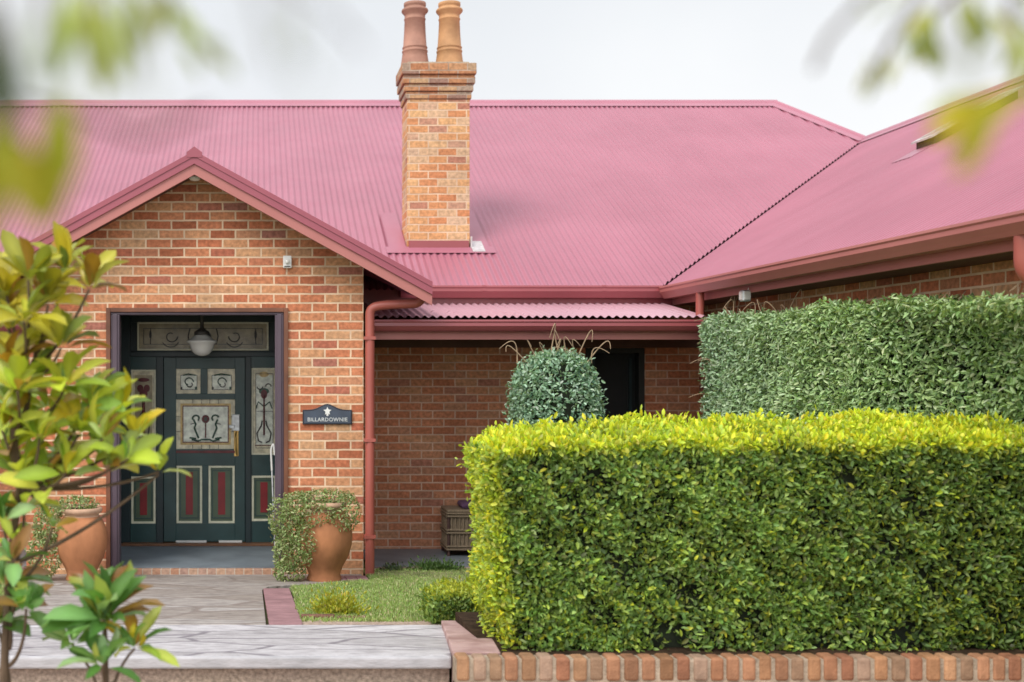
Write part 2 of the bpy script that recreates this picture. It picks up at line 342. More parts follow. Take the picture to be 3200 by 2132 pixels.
# lawn soil + grass
lw=[(.29,-3.3),(3.9,-3.3),(3.9,.30),(1.02,.30),(1.02,-.55),(.29,-1.1)]
l=MB(); l.prism_z(lw, sl(-.03), sl(-.004)); struct(l.build('lawn', M['lawn']))
l=MB(); l.prism_z([(-6,-3.38),(-1.79,-3.38),(-1.79,-1.22),(-3.5,-.85),(-6,-.85)], sl(-.03), sl(-.004)); struct(l.build('side_lawn', M['lawn']))
def grass(n, x0,x1,y0,y1, ok, name, label, hgt=.03):
    P=np.stack([rng.uniform(x0,x1,n), rng.uniform(y0,y1,n), np.zeros(n)],1)
    P=P[[ok(a[0],a[1]) for a in P]]
    patch=np.sin(P[:,0]*3.1+1)*np.cos(P[:,1]*4.3)+np.sin(P[:,0]*7.7+P[:,1]*5.1)*.6
    keep=rng.uniform(0,1,len(P))<np.clip(.75+.3*patch,.2,1); P=P[keep]; patch=patch[keep]; n=len(P)
    P[:,2]=.0778*np.maximum(-P[:,1],0)-.008
    Ax=np.stack([rng.normal(0,.45,n),rng.normal(0,.45,n),np.ones(n)],1); Nn=rng.normal(0,1,(n,3))
    c=pick([(.28,.42,.11),(.36,.50,.16),(.48,.52,.26),(.58,.53,.34)],[3,4,2,1],n)
    o=leaves(name,P,Nn,Ax,rng.uniform(.6,1.4,n)*hgt,rng.uniform(.005,.009,n),c,M['grass'])
    tag(o,label,'grass',kind='stuff')
grass(70000,.29,2.2,-3.3,.28,lambda x,y:(x>1.02 and y<.28) or y<-1.1+(x-.29)*.75,'grass','short patchy green lawn grass between the path and the clipped hedge')
grass(16000,-3.6,-1.8,-3.38,-1.0,lambda x,y:True,'side_grass','short green grass left of the door path behind the leafy tree')

# ================================================================== THE HOUSE
H=thing('brick_house','brick house with faded crimson corrugated roof, gabled porch and chimney','house')
PITCH=.55; EZ=2.804; RY=7.26
# ---- walls
w=MB()
w.box(-2.16,-1.41,0,.23,-.3,2.5); w.box(.294,1.0,0,.23,-.3,2.5)
gx=-.565; tz=lambda x:3.80-PITCH*abs(x-gx)
w.prism_y([(-2.16,2.5),(1.0,2.5),(1.0,tz(1.0)),(gx,tz(gx)),(-2.16,tz(-2.16))],0,.23)
w.box(.77,1.0,.23,1.6,-.3,tz(1.0)); w.box(-2.16,-1.93,.23,1.6,-.3,tz(-2.16))
w.build('porch_wall', M['brick'], H)
w=MB()
w.box(1.0,3.53,1.6,1.83,-.3,2.80); w.box(3.53,4.16,1.6,1.83,2.157,2.80); w.box(4.16,4.75,1.6,1.83,-.3,2.80)
w.build('main_wall', M['brick_shade'], H)
w=MB(); w.box(-8,-2.16,1.6,1.83,-.3,2.80); w.build('side_wall', M['brick_shade'], H)
w=MB(); w.box(4.75,4.98,-6.4,1.6,-.3,2.62); w.box(4.75,12.3,-6.63,-6.4,-.3,2.62)
w.build('wing_wall', M['brick'], H)
w=MB(); w.prism_y([(4.75,2.62),(12.3,2.62),(8.6,4.95)],-6.63,-6.4); w.build('wing_gable',M['brick'],H)
w=MB(); w.box(12.1,12.3,-6.4,12.8,-.3,2.7); w.box(-8,12.1,12.8,13.0,-.3,2.7); w.box(-8.2,-8,1.6,13,-.3,2.7)
w.build('rear_wall', M['brick_shade'], H)
# ---- corrugated roofs
CP, CA = .076, .0115
def corr(b, u0,u1, lo, hi, pos, mi=0):
    n=int((u1-u0)/CP*8); row=[]
    for i in range(n+1):
        u=u0+(u1-u0)*i/n; a,c=lo(u),hi(u)
        if c-a<.002: c=a+.002
        h=CA*math.cos(2*PI*u/CP); row.append((pos(u,a,h),pos(u,c,h)))
    vs=[v for r in row for v in r]
    b.add(vs,[(2*i,2*i+2,2*i+3,2*i+1) for i in range(n)],mi,True)
hx0,hx1,hy1=8.10,8.66,5.61
def hiY(x):
    if x<=hx0: return RY
    return RY-(x-hx0)*(RY-hy1)/(hx1-hx0)
r=MB()
mp_=lambda x,y,h:(x,y,EZ+PITCH*(y-1.3)+h)
corr(r,-9,hx1,lambda x: 1.22 if x<4.25 else 1.3+(x-4.29)+.035, hiY, mp_)
main_roof=r.build('main_roof', M['roof'], H)
r=MB()                                        # back and hip end slopes
zr=EZ+PITCH*(RY-1.3)
r.add([(-9,RY,zr),(hx0,RY,zr),(10.1,13.3,EZ),(-9,13.3,EZ)],[(0,1,2,3)])
r.add([(hx0,RY,zr),(10.1,1.35,EZ),(10.1,13.3,EZ)],[(0,1,2)])
r.build('rear_slope', M['roof'], main_roof)
def cap(name, A, B, side1, side2, parent, wd=.19, lift=.021, mat='roof_cap'):
    """ridge capping along A-B with skirts following the two slopes (side vectors point down slope)"""
    A,B=Vector(A),Vector(B); b=MB(); up=Vector((0,0,1))
    prof=[Vector(side1)*wd+up*lift, Vector(side1)*.05+up*(lift+.004), Vector(side1)*.035+up*(lift+.022), up*(lift+.034), Vector(side2)*.035+up*(lift+.022), Vector(side2)*.05+up*(lift+.004), Vector(side2)*wd+up*lift]
    vs=[A+q for q in prof]+[B+q for q in prof]; n=len(prof)
    b.add(vs,[(i,i+1,i+1+n,i+n) for i in range(n-1)],0)
    o=b.build(name,M[mat],parent)
    so=o.modifiers.new('solid','SOLIDIFY'); so.thickness=.003; so.offset=1
    return o
sv=Vector((0,-1,-PITCH))
cap('ridge_cap',(-9,RY,zr),(hx0,RY,zr),(0,-1,-PITCH),(0,1,-PITCH),main_roof)
cap('hip_cap',(hx0-.03,RY,zr),(hx1,hy1,EZ+PITCH*(hy1-1.3)),(-.75,-.25,-.25*PITCH),(.8,.2,-.9),main_roof,wd=.22)
v=MB(); a=Vector((4.29,1.3,EZ)); b_=Vector((8.60,5.61,EZ+PITCH*4.31)); s1=Vector((-.09,.0,.0))
v.add([a+Vector((-.09,.05,-.012)),a+Vector((0,0,-.035)),a+Vector((.05,-.09,-.012)),b_+Vector((-.09,.05,-.012)),b_+Vector((0,0,-.035)),b_+Vector((.05,-.09,-.012))],[(0,1,4,3),(1,2,5,4)])
v.build('valley_gutter', M['valley'], main_roof)
WX=8.60                                       # wing ridge
r=MB(); wp=lambda y,x,h:(x,y,EZ+PITCH*(x-4.29)+h)
corr(r,-6.8,5.60,lambda y: 4.235 if y<1.26 else 4.29+(y-1.3)+.035, lambda y:WX, wp)
wing_roof=r.build('wing_roof', M['roof_wing'], H)
zw=EZ+PITCH*(WX-4.29)
r=MB(); r.add([(WX,-6.8,zw),(WX,5.6,zw),(12.9,5.6,EZ),(12.9,-6.8,EZ)],[(0,1,2,3)])
r.build('far_slope', M['roof'], wing_roof)
cap('ridge_cap',(WX,-6.8,zw),(WX,5.62,zw),(-1,0,-PITCH),(1,0,-PITCH),wing_roof,wd=.17)
# skylight on the wing slope
sk=MB()
def onw(x,y,h): return (x,y,EZ+PITCH*(x-4.29)+h)
def slab(b,x0,x1,y0,y1,h0,h1,mi=0):
    vs=[onw(x0,y0,h0),onw(x1,y0,h0),onw(x1,y1,h0),onw(x0,y1,h0),onw(x0,y0,h1),onw(x1,y0,h1),onw(x1,y1,h1),onw(x0,y1,h1)]
    b.add(vs,[(0,3,2,1),(4,5,6,7),(0,1,5,4),(1,2,6,5),(2,3,7,6),(3,0,4,7)],mi)
slab(sk,6.76,7.60,.71,1.02,.0,.09); skf=sk.build('skylight', M['valley'], H)
s2=MB()
for a in ((6.72,7.64,.68,.72),(6.72,7.64,1.01,1.05),(6.72,6.77,.72,1.01),(7.59,7.64,.72,1.01)): slab(s2,*a,.092,.112)
s2.build('frame', M['flash'], skf)
s3=MB(); slab(s3,6.77,7.59,.72,1.01,.093,.100); s3.build('pane', M['skyl_glass'], skf)
s4=MB(); slab(s4,6.52,6.76,.68,1.05,.012,.016); s4.build('apron_flashing', M['roof_cap'], skf)
# ---- porch gable roof
r=MB(); GZ=3.896
for sgn in (1,-1):
    gp=lambda y,t,h,sgn=sgn:(gx+sgn*t,y,GZ-.01-PITCH*t+h)
    corr(r,-.33,3.26,lambda y:0.0, lambda y:min(2.154,3.285-y+.02), gp)
gr=r.build('porch_roof', M['roof_wing'], H)
cap('ridge_cap',(gx,-.352,GZ+.0),(gx,3.28,GZ+.0),(-1,0,-PITCH),(1,0,-PITCH),gr,wd=.13,lift=.004)
for sgn in (-1,1):
    b=MB()
    e=2.154
    def pg(z0,z1): return [(gx+sgn*0,GZ+z0),(gx+sgn*e,GZ-PITCH*e+z0),(gx+sgn*e,GZ-PITCH*e+z1),(gx+sgn*0,GZ+z1)]
    b.prism_y(pg(.004,-.045),-.40,-.345,0); b.prism_y(pg(-.045,-.112),-.392,-.345,0)
    bb=b.build('barge_capping', M['barge_dark'], H)
    b=MB(); b.prism_y(pg(-.112,-.207),-.374,-.345,0); b.build('barge_board', M['barge_light'], bb)
    b=MB()                                    # soffit between board and wall
    vs=[(gx,-.345,GZ-.16),(gx+sgn*e,-.345,GZ-.16-PITCH*e),(gx+sgn*e,0.0,GZ-.16-PITCH*e),(gx,0.0,GZ-.16)]
    b.add(vs,[(0,1,2,3)]); b.build('soffit', M['soffit'], bb)
b=MB(); b.prism_y([(gx-.07,GZ-.055),(gx+.07,GZ-.055),(gx+.07,GZ-.01),(gx,GZ+.042),(gx-.07,GZ-.01)],-.404,-.352); b.build('ridge_end',M['barge_dark'],gr)
for xa,xb in ((gx-2.10,gx-1.6),): b=MB(); b.box(xa,xb,0.0,1.3,2.50,2.515); b.build('eave_lining', M['pwall'], H)
# ---- gutters
def gprof(y,z,wd=.12,h=.125):                # quad gutter section in (y,z): front toward -y
    return [(y,z),(y-wd,z+.0),(y-wd-.004,z-.018),(y-wd+.006,z-.03),(y-wd+.004,z-.06),(y-wd+.03,z-.095),(y-wd+.05,z-h),(y,z-h)]
b=MB(); b.prism_x(gprof(1.32,EZ-.004),1.50,4.30)
gt=b.build('main_gutter', M['crimson'], H)
b=MB(); b.box(1.02,4.75,1.33,1.36,2.60,2.79); b.box(-9,-2.3,1.33,1.36,2.60,2.79); b.build('fascia', M['crimson'], gt)
b=MB(); b.prism_x(gprof(1.32,EZ-.004),-9,-2.7); b.build('main_gutter', M['crimson'], H)
b=MB(); pr=gprof(4.335,EZ-.018,.15)               # wing gutter along y
n=len(pr); vs=[(q[0],-6.8,q[1]) for q in pr]+[(q[0],1.2,q[1]) for q in pr]
b.add(vs,[list(range(n-1,-1,-1)),list(range(n,2*n))]+[(i,(i+1)%n,(i+1)%n+n,i+n) for i in range(n)])
gt=b.build('wing_gutter', M['gutter_light'], H)
b=MB(); b.box(4.36,4.39,-6.8,1.3,2.60,2.78); b.build('fascia', M['barge_light'], gt)
b=MB(); b.box(4.39,4.75,-6.8,1.3,2.605,2.62); b.build('soffit', M['soffit'], gt)
for nm,y_,z_,xs_ in (('joint_strap',1.32,EZ-.002,(2.35,3.6)),):
    for x_ in xs_:
        b=MB(); b.prism_x(gprof(y_+.002,z_+.002,.126,.130),x_,x_+.035); b.build('joint_strap', M['crimson'], H)
# ---- verandah
VZ0,VZ1=2.425,2.615
def verandah(x0,x1):
    r=MB(); corr(r,x0,x1,lambda x:.14,lambda x:1.32,lambda x,y,h:(x,y,VZ0+(VZ1-VZ0)*(y-.14)/1.18+h))
    vr=r.build('verandah_roof', M['roof_v'], H)
    b=MB(); b.prism_x(gprof(.20,2.395,.11,.11),x0,x1); b.build('gutter', M['crimson'], vr)
    b=MB(); b.box(x0,x1,.21,.24,2.21,2.39); b.build('fascia', M['barge_light'], vr)
    b=MB(); b.box(x0,x1,.245,1.6,2.28,2.295); b.build('ceiling_lining', M['soffit'], vr)
    b=MB(); b.box(x0,x1,.36,1.6,-.2,0.0); b.build('verandah_floor', M['floor'], H)
    b=MB(); b.box(x0,x1,.345,.40,-.2,.004); b.build('floor_edging', M['pink_edge'], H)
verandah(1.1,4.29); verandah(-9,-2.17)
b=MB(); b.box(1.0,4.75,1.565,1.6,2.16,2.28); b.build('wall_plate', M['soffit'], H)
# side doorway on the verandah: black sheet stands in for its unlit interior
d=MB(); d.box(3.53,4.16,1.72,1.76,-.0,2.157); sd=d.build('verandah_doorway', M['dark'], H)
d=MB(); d.box(3.53,3.59,1.58,1.72,0,2.157); d.box(4.10,4.16,1.58,1.72,0,2.157); d.box(3.59,4.10,1.58,1.72,2.10,2.157); d.build('frame', M['pwall'], sd)
d=MB(); d.box(3.63,3.66,1.69,1.72,.1,2.05); d.box(4.03,4.06,1.69,1.72,.1,2.05); d.box(3.66,4.03,1.69,1.72,1.0,1.05); d.build('screen_rail', M['teal2'], sd)
# ---- downpipes
def arc(pts, k=6):
    """round the corners of a polyline"""
    pts=[Vector(p) for p in pts]; out=[pts[0]]
    for i in range(1,len(pts)-1):
        a,b,c=pts[i-1],pts[i],pts[i+1]; r=min(.09,(a-b).length*.45,(c-b).length*.45)
        p0=b+(a-b).normalized()*r; p1=b+(c-b).normalized()*r
        for j in range(k+1):
            t=j/k; out.append(p0*(1-t)**2+b*2*t*(1-t)+p1*t*t)
    out.append(pts[-1]); return out
b=MB(); b.tube(arc([(1.56,-.12,2.62),(1.50,-.12,2.535),(1.20,-.09,2.525),(1.055,-.06,2.50),(1.055,-.06,.0)]),.043,14)
dp=b.build('downpipe', M['pipe'], H)
for z in (2.2,1.25,.35): b=MB(); b.box(1.0,1.105,-.108,-.012,z,z+.03); b.build('bracket', M['pipe'], dp)
b=MB(); b.tube(arc([(4.27,.30,2.70),(4.27,.30,2.43)]),.04,12); b.build('downpipe', M['pipe'], H)
b=MB(); b.tube(arc([(4.29,-4.45,2.70),(4.29,-4.45,2.44),(4.68,-4.45,2.30),(4.68,-4.45,.2)]),.055,14)
b.build('downpipe', M['pipe'], H)
# ---- chimney
c=MB(); cx,cy0,cy1=2.045,2.2,2.66
c.box(cx-.352,cx+.352,cy0,cy1,3.0,4.95)
# sunk base inside the roof
c2=MB(); c2.box(cx-.352,cx+.352,cy0,cy1,3.25,4.97)
ch=c2.build('chimney', M['brick_chimney'], H, .004)
c=MB(); z=4.972
for k,(e,h) in enumerate(((.018,.082),(.036,.082),(.054,.082),(.05,.02),(.066,.13))):
    c.box(cx-.352-e,cx+.352+e,cy0-e,cy1+e,z,z+h-.004); z+=h
ztop=z-.004
c.build('corbelled_cap', M['brick_cap'], ch, .008)
c=MB(); c.box(cx-.35,cx+.35,cy0-.0,cy1,ztop,ztop+.03); c.build('mortar_flaunching', M['mortar'], ch, .012)
for (xx,mn) in ((1.81,'pot_mauve'),(2.205,'pot_orange')):
    c=MB(); s_=1.0
    prof=[(.165,0),(.160,.03),(.150,.10),(.140,.165),(.146,.172),(.147,.185),(.139,.192),(.137,.21),(.143,.216),(.143,.228),(.134,.236),(.124,.38),(.117,.535),(.123,.542),(.123,.555),(.116,.562),(.118,.60),(.150,.635),(.153,.648),(.147,.662),(.120,.675),(.118,.69),(.126,.70),(.126,.735),(.10,.738),(.095,.60)]
    c.lathe(prof,(xx,2.43,ztop+.02),36); po=c.build('chimney_pot', M[mn], ch)
# flashing around the chimney
def onm(x,y,h): return (x,y,EZ+PITCH*(y-1.3)+h)
def mslab(b,x0,x1,y0,y1,h0,h1,mi=0):
    vs=[onm(x0,y0,h0),onm(x1,y0,h0),onm(x1,y1,h0),onm(x0,y1,h0),onm(x0,y0,h1),onm(x1,y0,h1),onm(x1,y1,h1),onm(x0,y1,h1)]
    b.add(vs,[(0,3,2,1),(4,5,6,7),(0,1,5,4),(1,2,6,5),(2,3,7,6),(3,0,4,7)],mi)
f=MB(); mslab(f,cx-.60,cx+.62,2.03,2.18,.016,.020); mslab(f,cx-.56,cx-.37,2.18,3.1,.016,.020); mslab(f,cx+.37,cx+.56,2.18,3.1,.016,.020)
f.build('flashing_tray', M['roof'], ch)
f=MB(); f.box(cx-.335,cx+.335,cy0-.045,cy0-.003,EZ+PITCH*(cy0-1.3)-.03,EZ+PITCH*(cy0-1.3)+.075); f.build('apron_flashing', M['crimson'], ch)
f=MB(); f.box(cx+.354,cx+.372,cy0-.05,cy0+.06,EZ+PITCH*.9-.02,EZ+PITCH*.9+.12); mslab(f,cx+.36,cx+.50,2.05,2.3,.022,.03); f.build('lead_flashing', M['flash'], ch)
# ---- porch recess
w=MB(); w.box(-1.52,-1.46,.23,1.6,-.1,2.56); w.box(.294,.35,.23,1.6,-.1,2.56); w.box(-1.52,.35,.23,1.6,2.5,2.56); w.build('porch_lining', M['pwall'], H)
w=MB(); w.box(-1.41,-1.37,-.03,.10,.06,2.5); w.box(.254,.294,-.03,.10,.06,2.5); w.box(-1.37,.254,-.03,.10,2.46,2.5); pj=w.build('porch_frame', M['jamb_edge'], H, .004)
w=MB()
for xa,xb in ((-1.37,-1.286),(.171,.254)): w.box(xa,xb,-.012,.13,.06,2.435); w.box(xa+.02,xb-.02,-.024,-.012,.06,2.44)
w.box(-1.37,.254,-.012,.13,2.435,2.46); w.build('purple_jamb', M['jamb'], pj, .006)
w=MB(); w.box(-1.5,.34,.03,1.55,-.2,.06); w.build('porch_floor', M['floor'], H)
w=MB(); w.box(-1.41,.294,-.05,.03,-.2,.056); w.build('porch_step', M['brick_pale'], H, .005)
# ---- door screen at y = 1.5
DY=1.50; SC=F/(DY-CAMY)
def dx(px): return (px-590)/SC
def dz(py): return CAMZ+(855-py)/SC
def fr(b,x0,x1,z0,z1,t,y0,y1,mi=0):
    b.box(x0,x1,y0,y1,z0,z0+t,mi); b.box(x0,x1,y0,y1,z1-t,z1,mi); b.box(x0,x0+t,y0,y1,z0+t,z1-t,mi); b.box(x1-t,x1,y0,y1,z0+t,z1-t,mi)
GM=[M['glass_pale'],M['glass_cream'],M['gold'],M['lead'],M['glass_green'],M['glass_red'],M['glass_dim']]
def line(b,pts,t,mi,y):
    P=[Vector((x,y,z)) for x,z in pts]; b.tube(P,t,5,mi)
def curl(b,cx,cz,r,a0,a1,t,mi,y,shrink=.55,n=14):
    pts=[]
    for i in range(n+1):
        u=i/n; a=a0+(a1-a0)*u; rr=r*(1-shrink*u); pts.append((cx+rr*math.cos(a),cz+rr*math.sin(a)))
    line(b,pts,t,mi,y)
def blob(b,cx,cz,rx,rz,mi,y,n=16,y1=None):
    pts=[(cx+rx*math.cos(2*PI*i/n),cz+rz*math.sin(2*PI*i/n)) for i in range(n)]
    b.prism_y(pts[::1],y,y+.003,mi)
def leadglass(x0,x1,z0,z1,kind,parent,name='leaded_pane'):
    y=DY-.004; b=MB(); W_=x1-x0; H_=z1-z0; mx=(x0+x1)/2; mz=(z0+z1)/2
    if kind=='dim':
        b.box(x0,x1,y,y+.01,z0,z1,6)
        fr(b,x0+.045,x1-.045,z0+.045,z1-.045,.006,y-.005,y,3)
        for k in (-1,1):
            curl(b,mx+k*.34,mz,.07,PI*(.5+k*.5),PI*(.5+k*.5)+k*5.2,.006,3,y-.004)
            curl(b,mx+k*.34,mz-.02,.10,PI*1.15,PI*1.85,.005,3,y-.004,.1)
            line(b,[(mx+k*.14,z0+.05),(mx+k*.16,mz),(mx+k*.14,z1-.05)],.007,3,y-.004)
            blob(b,mx+k*.56,mz+.02,.014,.045,3,y-.006); line(b,[(mx+k*.56,z0+.05),(mx+k*.56,z1-.05)],.005,3,y-.004)
        blob(b,mx,mz,.09,.07,3,y-.005)
    elif kind=='small':
        b.box(x0,x1,y,y+.01,z0,z1,1); b.box(x0+.05,x1-.04,y-.003,y,z0+.045,z1-.07,0)
        fr(b,x0+.045,x1-.035,z0+.04,z1-.065,.006,y-.006,y-.002,3)
        curl(b,mx,mz-.01,.055,0,4.6,.007,4,y-.006); curl(b,mx+.02,mz-.03,.04,PI,PI+4,.006,3,y-.006)
        blob(b,x0+.055,z0+.06,.012,.014,3,y-.008); blob(b,x1-.05,z0+.06,.012,.016,4,y-.008); line(b,[(x0+.07,z1-.07),(mx,z1-.055),(x1-.05,z1-.07)],.008,4,y-.006)
    elif kind=='big':
        b.box(x0,x1,y,y+.01,z0,z1,1)
        fr(b,x0+.045,x1-.045,z0+.045,z1-.045,.020,y-.003,y,2)
        fr(b,x0+.067,x1-.067,z0+.067,z1-.067,.010,y-.005,y-.001,5)
        b.box(x0+.078,x1-.078,y-.004,y-.001,z0+.078,z1-.078,0)
        for u in (.28,.43,.57,.72):
            xx=x0+W_*u; line(b,[(xx,z1-.045),(xx,z1)],.003,3,y-.002); line(b,[(xx,z0),(xx,z0+.045)],.003,3,y-.002)
        for u in (.35,.65):
            zz=z0+H_*u; line(b,[(x0,zz),(x0+.045,zz)],.003,3,y-.002); line(b,[(x1-.045,zz),(x1,zz)],.003,3,y-.002)
        blob(b,mx,mz+.055,.042,.044,5,y-.010); blob(b,mx,mz+.055,.018,.022,3,y-.013); line(b,[(mx,mz+.02),(mx,z0+.12)],.007,5,y-.008)
        for k in (-1,1):
            curl(b,mx+k*.10,mz+.06,.04,PI*(.5-k*.5)+.3,PI*(.5-k*.5)+k*4.0,.010,4,y-.008,.3)
            line(b,[(mx+k*.13,mz+.05),(mx+k*.105,mz),(mx+k*.12,mz-.04),(mx+k*.075,z0+.115)],.011,4,y-.008)
            line(b,[(mx+k*.16,mz+.0),(mx+k*.11,mz+.01)],.005,3,y-.008); line(b,[(mx+k*.17,z0+.12),(mx+k*.10,z0+.11)],.010,4,y-.008)
        line(b,[(mx-.15,z0+.10),(mx-.08,z0+.085),(mx-.04,z0+.10),(mx+.04,z0+.10),(mx+.08,z0+.085),(mx+.15,z0+.10)],.010,4,y-.008)
    elif kind=='tall':
        b.box(x0,x1,y,y+.01,z0,z1,1); b.box(x0+.04,x1-.03,y-.003,y,z0+.10,z1-.07,0)
        fr(b,x0+.035,x1-.025,z0+.06,z1-.05,.006,y-.006,y-.002,3)
        blob(b,mx,z1-.06,.05,.03,2,y-.006)
        blob(b,mx,z1-.24,.055,.035,4,y-.008); blob(b,mx,z1-.27,.035,.05,5,y-.011)
        line(b,[(mx,z1-.28),(mx,z0+.2)],.010,5,y-.008)
        for k in (-1,1):
            line(b,[(mx,mz+.05),(mx+k*.06,mz+.10),(mx+k*.085,mz+.03)],.008,4,y-.008)
            line(b,[(mx+k*.02,mz-.10),(mx+k*.03,z0+.3),(mx+k*.075,z0+.22),(mx+k*.06,z0+.14),(mx+k*.02,z0+.12)],.008,3,y-.008)
            curl(b,mx+k*.045,z1-.19,.03,0,PI*k,.006,3,y-.008,.1)
        line(b,[(x0+.04,mz+.0),(x1-.03,mz+.0)],.003,3,y-.006); line(b,[(x0+.03,z0+.09),(x1-.03,z0+.09)],.004,5,y-.006)
    elif kind=='tall_dark':
        b.box(x0,x1,y,y+.01,z0,z1,1); b.box(x0+.03,x1-.03,y-.003,y,z0+.08,z1-.05,6)
        blob(b,mx,z1-.10,.065,.022,5,y-.008)
        for k in (-1,1): blob(b,mx+k*.035,z1-.19,.034,.04,5,y-.008)
        blob(b,mx,z1-.25,.045,.05,5,y-.010); line(b,[(mx,z1-.28),(mx,z0+.1)],.016,5,y-.008)
        for k in (-1,1): line(b,[(mx,mz+.02),(mx+k*.07,mz-.1),(mx+k*.05,mz-.25),(mx,z0+.1)],.008,3,y-.008)
    o=b.build(name,GM,parent); return o
def lowpanel(x0,x1,z0,z1,parent):
    b=MB(); y=DY-.012
    b.box(x0+.02,x1-.02,y+.006,y+.012,z0+.02,z1-.02,1)
    fr(b,x0,x1,z0,z1,.022,y-.008,y+.008,0)
    fr(b,x0+.036,x1-.036,z0+.05,z1-.045,.010,y-.002,y+.007,3)
    mx=(x0+x1)/2; b.box(mx-.038,mx+.038,y-.0,y+.0065,z0+.09,z1-.07,2)
    return b.build('door_panel',[M['cream'],M['panel_green'],M['panel_red'],M['teal']],parent)
b=MB()                                        # fixed screen frame
XL,XR=-1.46,.294; T0=dz(820)
b.box(XL,XR,DY+.012,DY+.06,dz(1245),2.5)
b.box(XL,dx(300),DY-.04,DY+.01,.06,2.5); b.box(dx(637),XR,DY-.04,DY+.01,.06,2.5)
b.box(dx(360),dx(376),DY-.045,DY+.01,.06,T0); b.box(dx(564),dx(577),DY-.045,DY+.01,.06,T0)
b.box(dx(300),dx(637),DY-.05,DY+.01,T0,T0+.05); b.box(dx(300),dx(637),DY-.03,DY+.01,T0+.05,dz(806)); b.box(dx(300),dx(637),DY-.03,DY+.01,dz(741),2.5)
screen=b.build('entry_screen', M['teal2'], H, .004)
b=MB(); fr(b,dx(316),dx(617),dz(806),dz(741),.018,DY-.03,DY-.006); b.build('beading', M['cream'], screen)
leadglass(dx(320),dx(613),dz(802),dz(745),'dim',screen,'transom_pane')
for (xa,xb,k,zb,zt,lz0,lz1) in ((301,359,'tall_dark',1043,850,1203,1095),(577,636,'tall',1045,846,1197,1093)):
    s=MB(); X0,X1=dx(xa),dx(xb)
    s.box(X0,X1,DY-.02,DY+.01,.06,dz(lz0)); s.box(X0,X1,DY-.02,DY+.01,dz(lz1),dz(zb)); s.box(X0,X1,DY-.02,DY+.01,dz(zt),T0)
    s.box(X0-.004,X0+.0035,DY-.018,DY+.011,.06,T0); s.box(X1-.0035,X1+.004,DY-.018,DY+.011,.06,T0)
    si=s.build('sidelight', M['teal'], H)
    fb=MB(); fr(fb,X0+.004,X1-.004,dz(zb),dz(zt),.016,DY-.02,DY-.008); fb.build('beading', M['cream'], si)
    leadglass(X0+.012,X1-.012,dz(zb)+.008,dz(zt)-.008,k,si); lowpanel(X0+.006,X1-.006,dz(lz0),dz(lz1),si)
door=MB(); X0,X1=dx(377),dx(563)              # the door leaf: stiles and rails
def db(pa,pb,qa,qb,y0=DY-.03): door.box(dx(pa),dx(pb),y0,DY+.01,dz(qa),dz(qb))
db(377,405,1244,822); db(540,563,1244,822); db(405,540,1244,1202); db(405,540,1070,1032); db(405,540,918,905); db(405,540,848,822)
db(461,477,905,848); db(465,479,1202,1070)
dr=door.build('front_door', M['teal'], H, .003)
leadglass(dx(405),dx(461),dz(905),dz(848),'small',dr); leadglass(dx(477),dx(540),dz(905),dz(848),'small',dr); leadglass(dx(405),dx(540),dz(1032),dz(918),'big',dr)
lowpanel(dx(405)+.004,dx(465)-.002,dz(1202),dz(1070),dr); lowpanel(dx(479)+.002,dx(540)-.004,dz(1202),dz(1070),dr)
b=MB(); b.box(dx(405),dx(540),DY-.038,DY-.03,dz(1041),dz(1035)); b.build('red_moulding', M['glass_red'], dr)
b=MB(); b.box(dx(533),dx(551),DY-.06,DY-.031,dz(990),dz(952)); b.box(dx(526),dx(540),DY-.075,DY-.05,dz(984),dz(976)); b.build('lock', M['steel'], dr, .006)
b=MB(); b.tube(arc([(dx(543),DY-.035,dz(992)),(dx(541),DY-.085,dz(1002)),(dx(543),DY-.085,dz(1035)),(dx(545),DY-.035,dz(1046))]),[.009]*16,8); b.box(dx(538),dx(548),DY-.036,DY-.03,dz(1048),dz(990)); b.build('handle', M['brass'], dr)
b=MB(); b.box(dx(405),dx(475),DY-.045,DY-.03,dz(1246),dz(1241)); b.box(dx(503),dx(556),DY-.045,DY-.03,dz(1246),dz(1241)); b.build('white_strip', M['white'], dr)  # two plain white bars along the foot of the door
b=MB(); b.box(XL,XR,DY-.12,DY+.01,.06,.088); b.build('threshold', M['threshold'], H, .004)

# ================================================================== things on and by the house
L=thing('porch_lamp','white opal glass bowl lamp hanging inside the porch above the door','lamp')
lc=W(464,790,.85)
b=MB(); b.lathe([(.0,-.125),(.035,-.122),(.075,-.105),(.10,-.08),(.118,-.045),(.128,-.005),(.150,.008),(.158,.018),(.150,.03),(.125,.038),(.10,.06),(.07,.085)],lc,32); b.build('glass_bowl', M['opal'], L)
b=MB(); b.lathe([(.07,.085),(.08,.09),(.075,.12),(.045,.14),(.02,.16),(.018,2.5-lc.z-.03),(.06,2.5-lc.z-.025),(.065,2.5-lc.z)],lc,24); b.build('hanging_stem', M['lead'], L)
def wallbox(name,label,cat,px,py,Y,wd,h,dpt,mt,lens):
    t=thing(name,label,cat); c=W(px,py,Y)
    b=MB(); b.box(c.x-wd/2,c.x+wd/2,c.y-dpt,c.y,c.z-h/2,c.z+h/2); b.build('housing',mt,t,.008)
    b=MB(); b.lathe([(0,0),(wd*.28,0),(wd*.28,.01),(0,.012)],(0,0,0),18)
    for i,v_ in enumerate(b.v): b.v[i]=(c.x+v_[0],c.y-dpt-.004-v_[2],c.z+.0+v_[1])
    b.build('lens',lens,t)
    b=MB(); b.box(c.x-wd*.35,c.x+wd*.35,c.y-dpt-.004,c.y-dpt,c.z-h*.42,c.z-h*.34); b.build('vent_slot',M['lead'],t)
wallbox('alarm_box','small white alarm box high on the brick gable wall','alarm box',660,603,0,.08,.115,.05,M['white'],M['opal'])
